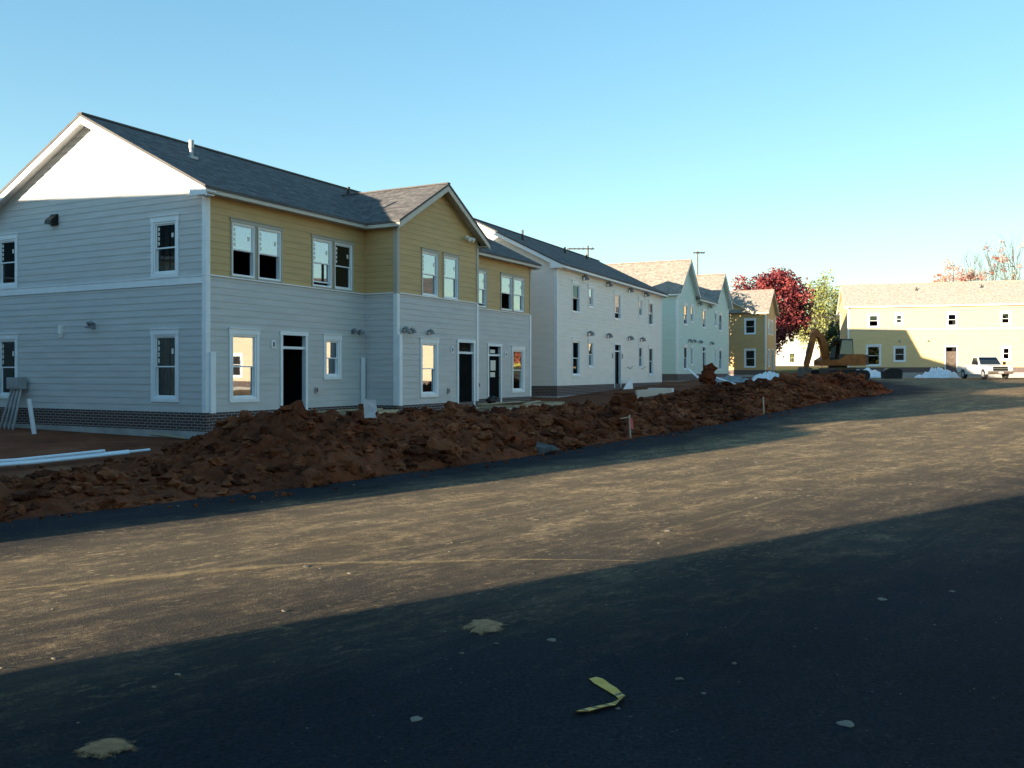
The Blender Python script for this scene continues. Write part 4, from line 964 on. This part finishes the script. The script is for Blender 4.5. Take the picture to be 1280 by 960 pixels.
# timber forms and boards before the doors
def plank(label, a, b_, wx, wz, name='plank', mat='lumber', lift=0):
    mb = MB(); mb.bar(a, b_, wx, wz); return tag(mb.build(name, M[mat]), label, name.replace('_', ' '))
z0 = .62
def slabform(label, s0, s1_, t0, t1, zt, hgt, mat='lumber', name='porch_form'):
    root = thing(name, label, 'porch form', tuple(h1(0, 0, 0)), radians(90 - 28.165))
    for (a0, a1, b0, b1) in ((s0, s1_, t0, t0 + .04), (s0, s1_, t1 - .04, t1), (s0, s0 + .04, t0 + .04, t1 - .04), (s1_ - .04, s1_, t0 + .04, t1 - .04)):
        mb = MB(); mb.box(a0, a1, b0, b1, zt - hgt, zt); mb.build('form_board', M[mat], root)
    mb = MB(); mb.box(s0 + .04, s1_ - .04, t0 + .04, t1 - .04, zt - hgt, zt - .05); mb.build('fill', M['soil'], root)
    mb = MB(); mb.bar((s0 + .3, t0 - .2, zt + .02), (s1_ - .25, t1 - .9, zt + .02), .15, .035); mb.build('loose_board', M['lumber'], root); return root
slabform('wooden porch form with loose boards below the door with paper notices', 11.6, 15.6, -2.0, -.15, .60, .28)
slabform('wooden porch form below the middle door of the grey house', 8.6, 10.55, -2.6, -1.25, .56, .22)
slabform('wooden porch form half buried by clay left of the downspout', 3.6, 5.6, -1.5, -.15, .66, .2)
mb = MB()
for k_ in range(4): mb.lump(tuple(h1(12.1 + .12 * k_, -.75, .72 + .05 * (k_ % 2))), .12, k_ + 4, 2, (1, 1, .8), .4)
tag(mb.build('rubbish_bag', M['black'], smooth=True), 'black bundle on the porch boards between the last two doors of the grey house', 'bag')
# survey stakes
def stake(label, px, yt, yb, ribbon):
    p0 = at(px, yb) + Vector((-.15, .1, 0)); h_ = (yb - yt) / F * p0.y; root = thing('survey_stake', label, 'stake', tuple(p0), .3, 'survey stakes along the dirt bank')
    mb = MB(); mb.bar((0, 0, -.15), (-.03, 0, h_ + .0), .045, .03); mb.build('post', M['stake'], root)
    if ribbon:
        mb = MB(); mb.bar((-.03, -.01, h_ - .05), (-.27, -.02, h_ - .08), .012, .02); mb.build('cross_lath', M['stake'], root)
        mb = MB(); mb.hexa([(-.005, -.03, h_ - .32), (.07, -.03, h_ - .34), (.07, -.022, h_ - .34), (-.005, -.022, h_ - .32), (-.02, -.03, h_ - .08), (.03, -.03, h_ - .08), (.03, -.022, h_ - .08), (-.02, -.022, h_ - .08)]); mb.build('ribbon', M['pink'], root)
stake('wooden survey stake with red ribbon at the foot of the dirt bank', 797, 519, 549, True)
stake('plain leaning survey stake farther along the dirt bank', 962, 496, 518, False)
# crumpled sheets: a folded height field
def tarp(label, c, rx, ry, h_, mat, seed, rot=0, name='plastic_sheet'):
    mb = MB(); n_ = 34
    for j in range(n_ + 1):
        for i in range(n_ + 1):
            u, v = i / n_ * 2 - 1, j / n_ * 2 - 1; k_ = 1 + .25 * noise.noise(Vector((u * 2, v * 2, seed))); x, y_ = u * rx * k_, v * ry * k_
            q = Vector((u * 2.2, v * 2.2, seed)); z = h_ * max(0, 1 - max(abs(u), abs(v)) ** 2) * (.45 + .7 * abs(noise.noise(q)) + .5 * noise.fractal(q * 1.7, 1, 2, 4)) + .02
            X = x * cos(rot) - y_ * sin(rot); Yy = x * sin(rot) + y_ * cos(rot); mb.v.append((c[0] + X, c[1] + Yy, c[2] + max(z, .01)))
    for j in range(n_):
        for i in range(n_): a = j * (n_ + 1) + i; mb.f.append((a, a + 1, a + n_ + 2, a + n_ + 1)); mb.mi.append(0)
    o = mb.build(name, M[mat], smooth=False); so_ = o.modifiers.new('thick', 'SOLIDIFY'); so_.thickness = .012
    return tag(o, label, name.replace('_', ' '))
p = deep(962, 470, 60); tarp('crumpled white plastic sheet on the ground before the small yellow house', (p.x, p.y, p.z - .35), 1.25, .8, .75, 'plastic_sheet', 3, -.15)
p = deep(915, 472, 57); tarp('grey tarpaulin bunched on the ground before the blue-green house', (p.x, p.y, p.z - .3), 1.3, .9, .5, 'rag', 8, .2, 'tarpaulin')
p = deep(1172, 467, 70); tarp('heaped white plastic sheet beside the open door of the far yellow house', (p.x, p.y, g(70)), 1.35, .9, 1.0, 'plastic_sheet', 13)
p = deep(1092, 466, 70); tarp('pale plastic sheet spread against the far yellow house behind the black tub', (p.x + .3, p.y + 3, g(73)), 2.2, .9, .85, 'plastic_sheet', 17)
# black tub
Y = 66.; p = deep(1114.5, 474, Y); root = thing('plastic_tub', 'black round-topped plastic tub on the asphalt left of the white sheets', 'tub', (p.x, Y, g(Y)), 0)
mb = MB(); mb.prism([(-.62, -.35, 0), (.62, -.35, 0), (.66, -.35, .5), (.55, -.35, .68), (.3, -.35, .76), (-.3, -.35, .76), (-.55, -.35, .68), (-.66, -.35, .5)], (0, .7, 0)); mb.build('shell', M['black'], root, recalc=True)
mb = MB(); mb.box(-.68, .68, -.38, .38, .46, .51); mb.build('rim', M['rubber'], root)
# white trim boards leaning by the blue-green house and a broken-off stump of clay
plank('white trim board leaning from the sill of the blue-green house to the clay', deep(860, 461, 57.5), deep(882, 480, 52), .14, .05, 'trim_board', 'trim')
plank('white trim board lying flat before the blue-green house', deep(893, 471, 54), deep(918, 480, 51), .16, .05, 'trim_board', 'trim')
mb = MB(); p = deep(885, 478, 50)
for k_ in range(7): mb.lump((p.x + rc.gauss(0, .08), p.y, p.z - .35 + .19 * k_), .42 - .03 * abs(k_ - 4), k_ + 40, 2, (1, 1, .8), .5)
tag(mb.build('clay_lump', M['soil']), 'tall brown clay lump standing before the door of the blue-green house', 'clay lump')
# form and scrap at the cream house
u2 = Vector((sin(radians(24.91)), cos(radians(24.91)), 0)); v2 = Vector((-cos(radians(24.91)), sin(radians(24.91)), 0)); C2 = Vector((1.92, 38.58, .37))
def h2(s, t_, z): return C2 + u2 * s + v2 * t_ + Vector((0, 0, z))
root = thing('foam_form', 'pale foam form standing on the clay before the cream house', 'foam form', tuple(h2(1.1, -3.2, 0)), radians(90 - 24.91))
mb = MB(); mb.box(-.1, 5.5, -.08, .0, -.3, .58); mb.build('form_board', M['fascia_tan'], root)
mb = MB(); mb.box(5.5, 5.9, -.08, 1.1, -.3, .57); mb.build('end_board', M['plastic_sheet'], root)
mb = MB(); mb.box(.0, 5.4, .04, 1.0, -.3, .45); mb.build('fill', M['soil'], root)
mb = MB(); mb.prism([tuple(h2(8.35, -.2, .35)), tuple(h2(9.35, -.5, .30)), tuple(h2(9.35, -.42, .95)), tuple(h2(9.15, -.36, 1.05)), tuple(h2(8.7, -.25, .6))], tuple(-v2 * .03)); tag(mb.build('board_scrap', M['plastic_sheet'], recalc=True), 'white board scrap leaning at the open door of the cream house', 'board scrap')
plank('long board laid on the clay from the porch of the cream house', h2(9.4, -1.0, .35), h2(12.5, -1.6, .32), .5, .05, 'scaffold_board')
plank('grey plank on the clay at the corner of the blue-green house', h2(13.5, -1.2, .5), h2(16.8, -2.2, .5), .5, .06, 'scaffold_board', 'concrete')
# rock slab at the bank's foot
mb = MB(); p = at(672, 568); mb.lump((p.x - .1, p.y + .25, p.z + .08), .42, 77, 2, (1.3, .7, .32), .35); tag(mb.build('rock', M['rockm']), 'flat grey rock at the foot of the dirt bank', 'rock')
# lumber leaning at the left gable of the far house
plank('sunlit timber prop leaning at the left end of the far yellow house', deep(1053.5, 376, 78.5), deep(1042, 408, 78.5), .16, .1, 'timber_prop', 'lumber')
# caution tape
def tape():
    pts = [(741, 848), (748, 853), (757, 858.5), (766, 864), (774, 869.5), (777.5, 874), (774, 878), (765, 881.5), (755, 884), (744, 886.5), (733, 889), (718, 892)]
    P_ = [at(*q, .012) for q in pts]; wd = [.045, .056, .054, .048, .04, .034, .04, .05, .056, .06, .058, .03]
    mb = MB(); prev = None; L = 0
    for i, q in enumerate(P_):
        d_ = (P_[min(i + 1, len(P_) - 1)] - P_[max(i - 1, 0)]).normalized(); s = Vector((-d_.y, d_.x, 0)) * wd[i] / 2; tilt = .012 * sin(i * 1.3) + (.012 if i in (4, 5, 6) else 0)
        a = q + s + Vector((0, 0, .006 + abs(tilt))); b_ = q - s + Vector((0, 0, .002))
        if prev:
            l2 = L + (q - P_[i - 1]).length; dn = Vector((0, 0, -.002))
            mb.face([prev[1], b_, a, prev[0]], [(L, 0), (l2, 0), (l2, 1), (L, 1)]); mb.face([prev[0] + dn, a + dn, b_ + dn, prev[1] + dn]); mb.face([prev[1] + dn, b_ + dn, b_, prev[1]]); mb.face([prev[0], a, a + dn, prev[0] + dn]); L = l2
        prev = (a, b_)
    m, t, b_ = nodes('caution_tape'); uv = N(t, 'ShaderNodeTexCoord'); sp = N(t, 'ShaderNodeSeparateXYZ'); t.links.new(uv.outputs['UV'], sp.inputs[0])
    wv = N(t, 'ShaderNodeMath', operation='FRACT'); ml = N(t, 'ShaderNodeMath', operation='MULTIPLY'); t.links.new(sp.outputs[0], ml.inputs[0]); ml.inputs[1].default_value = 15; t.links.new(ml.outputs[0], wv.inputs[0])
    st = N(t, 'ShaderNodeMath', operation='LESS_THAN'); t.links.new(wv.outputs[0], st.inputs[0]); st.inputs[1].default_value = .42
    y1 = N(t, 'ShaderNodeMath', operation='COMPARE'); t.links.new(sp.outputs[1], y1.inputs[0]); y1.inputs[1].default_value = .5; y1.inputs[2].default_value = .46
    x1 = N(t, 'ShaderNodeMath', operation='GREATER_THAN'); t.links.new(sp.outputs[0], x1.inputs[0]); x1.inputs[1].default_value = .26
    f1 = N(t, 'ShaderNodeMath', operation='MULTIPLY'); t.links.new(st.outputs[0], f1.inputs[0]); t.links.new(y1.outputs[0], f1.inputs[1])
    f2 = N(t, 'ShaderNodeMath', operation='MULTIPLY'); t.links.new(f1.outputs[0], f2.inputs[0]); t.links.new(x1.outputs[0], f2.inputs[1])
    t.links.new(mixc(t, f2.outputs[0], (.62, .35, .02), (.02, .016, .01)), b_.inputs['Base Color']); b_.inputs['Roughness'].default_value = .4
    tag(mb.build('caution_tape', m), 'torn strip of yellow caution tape bent on the shaded asphalt', 'tape')
tape()
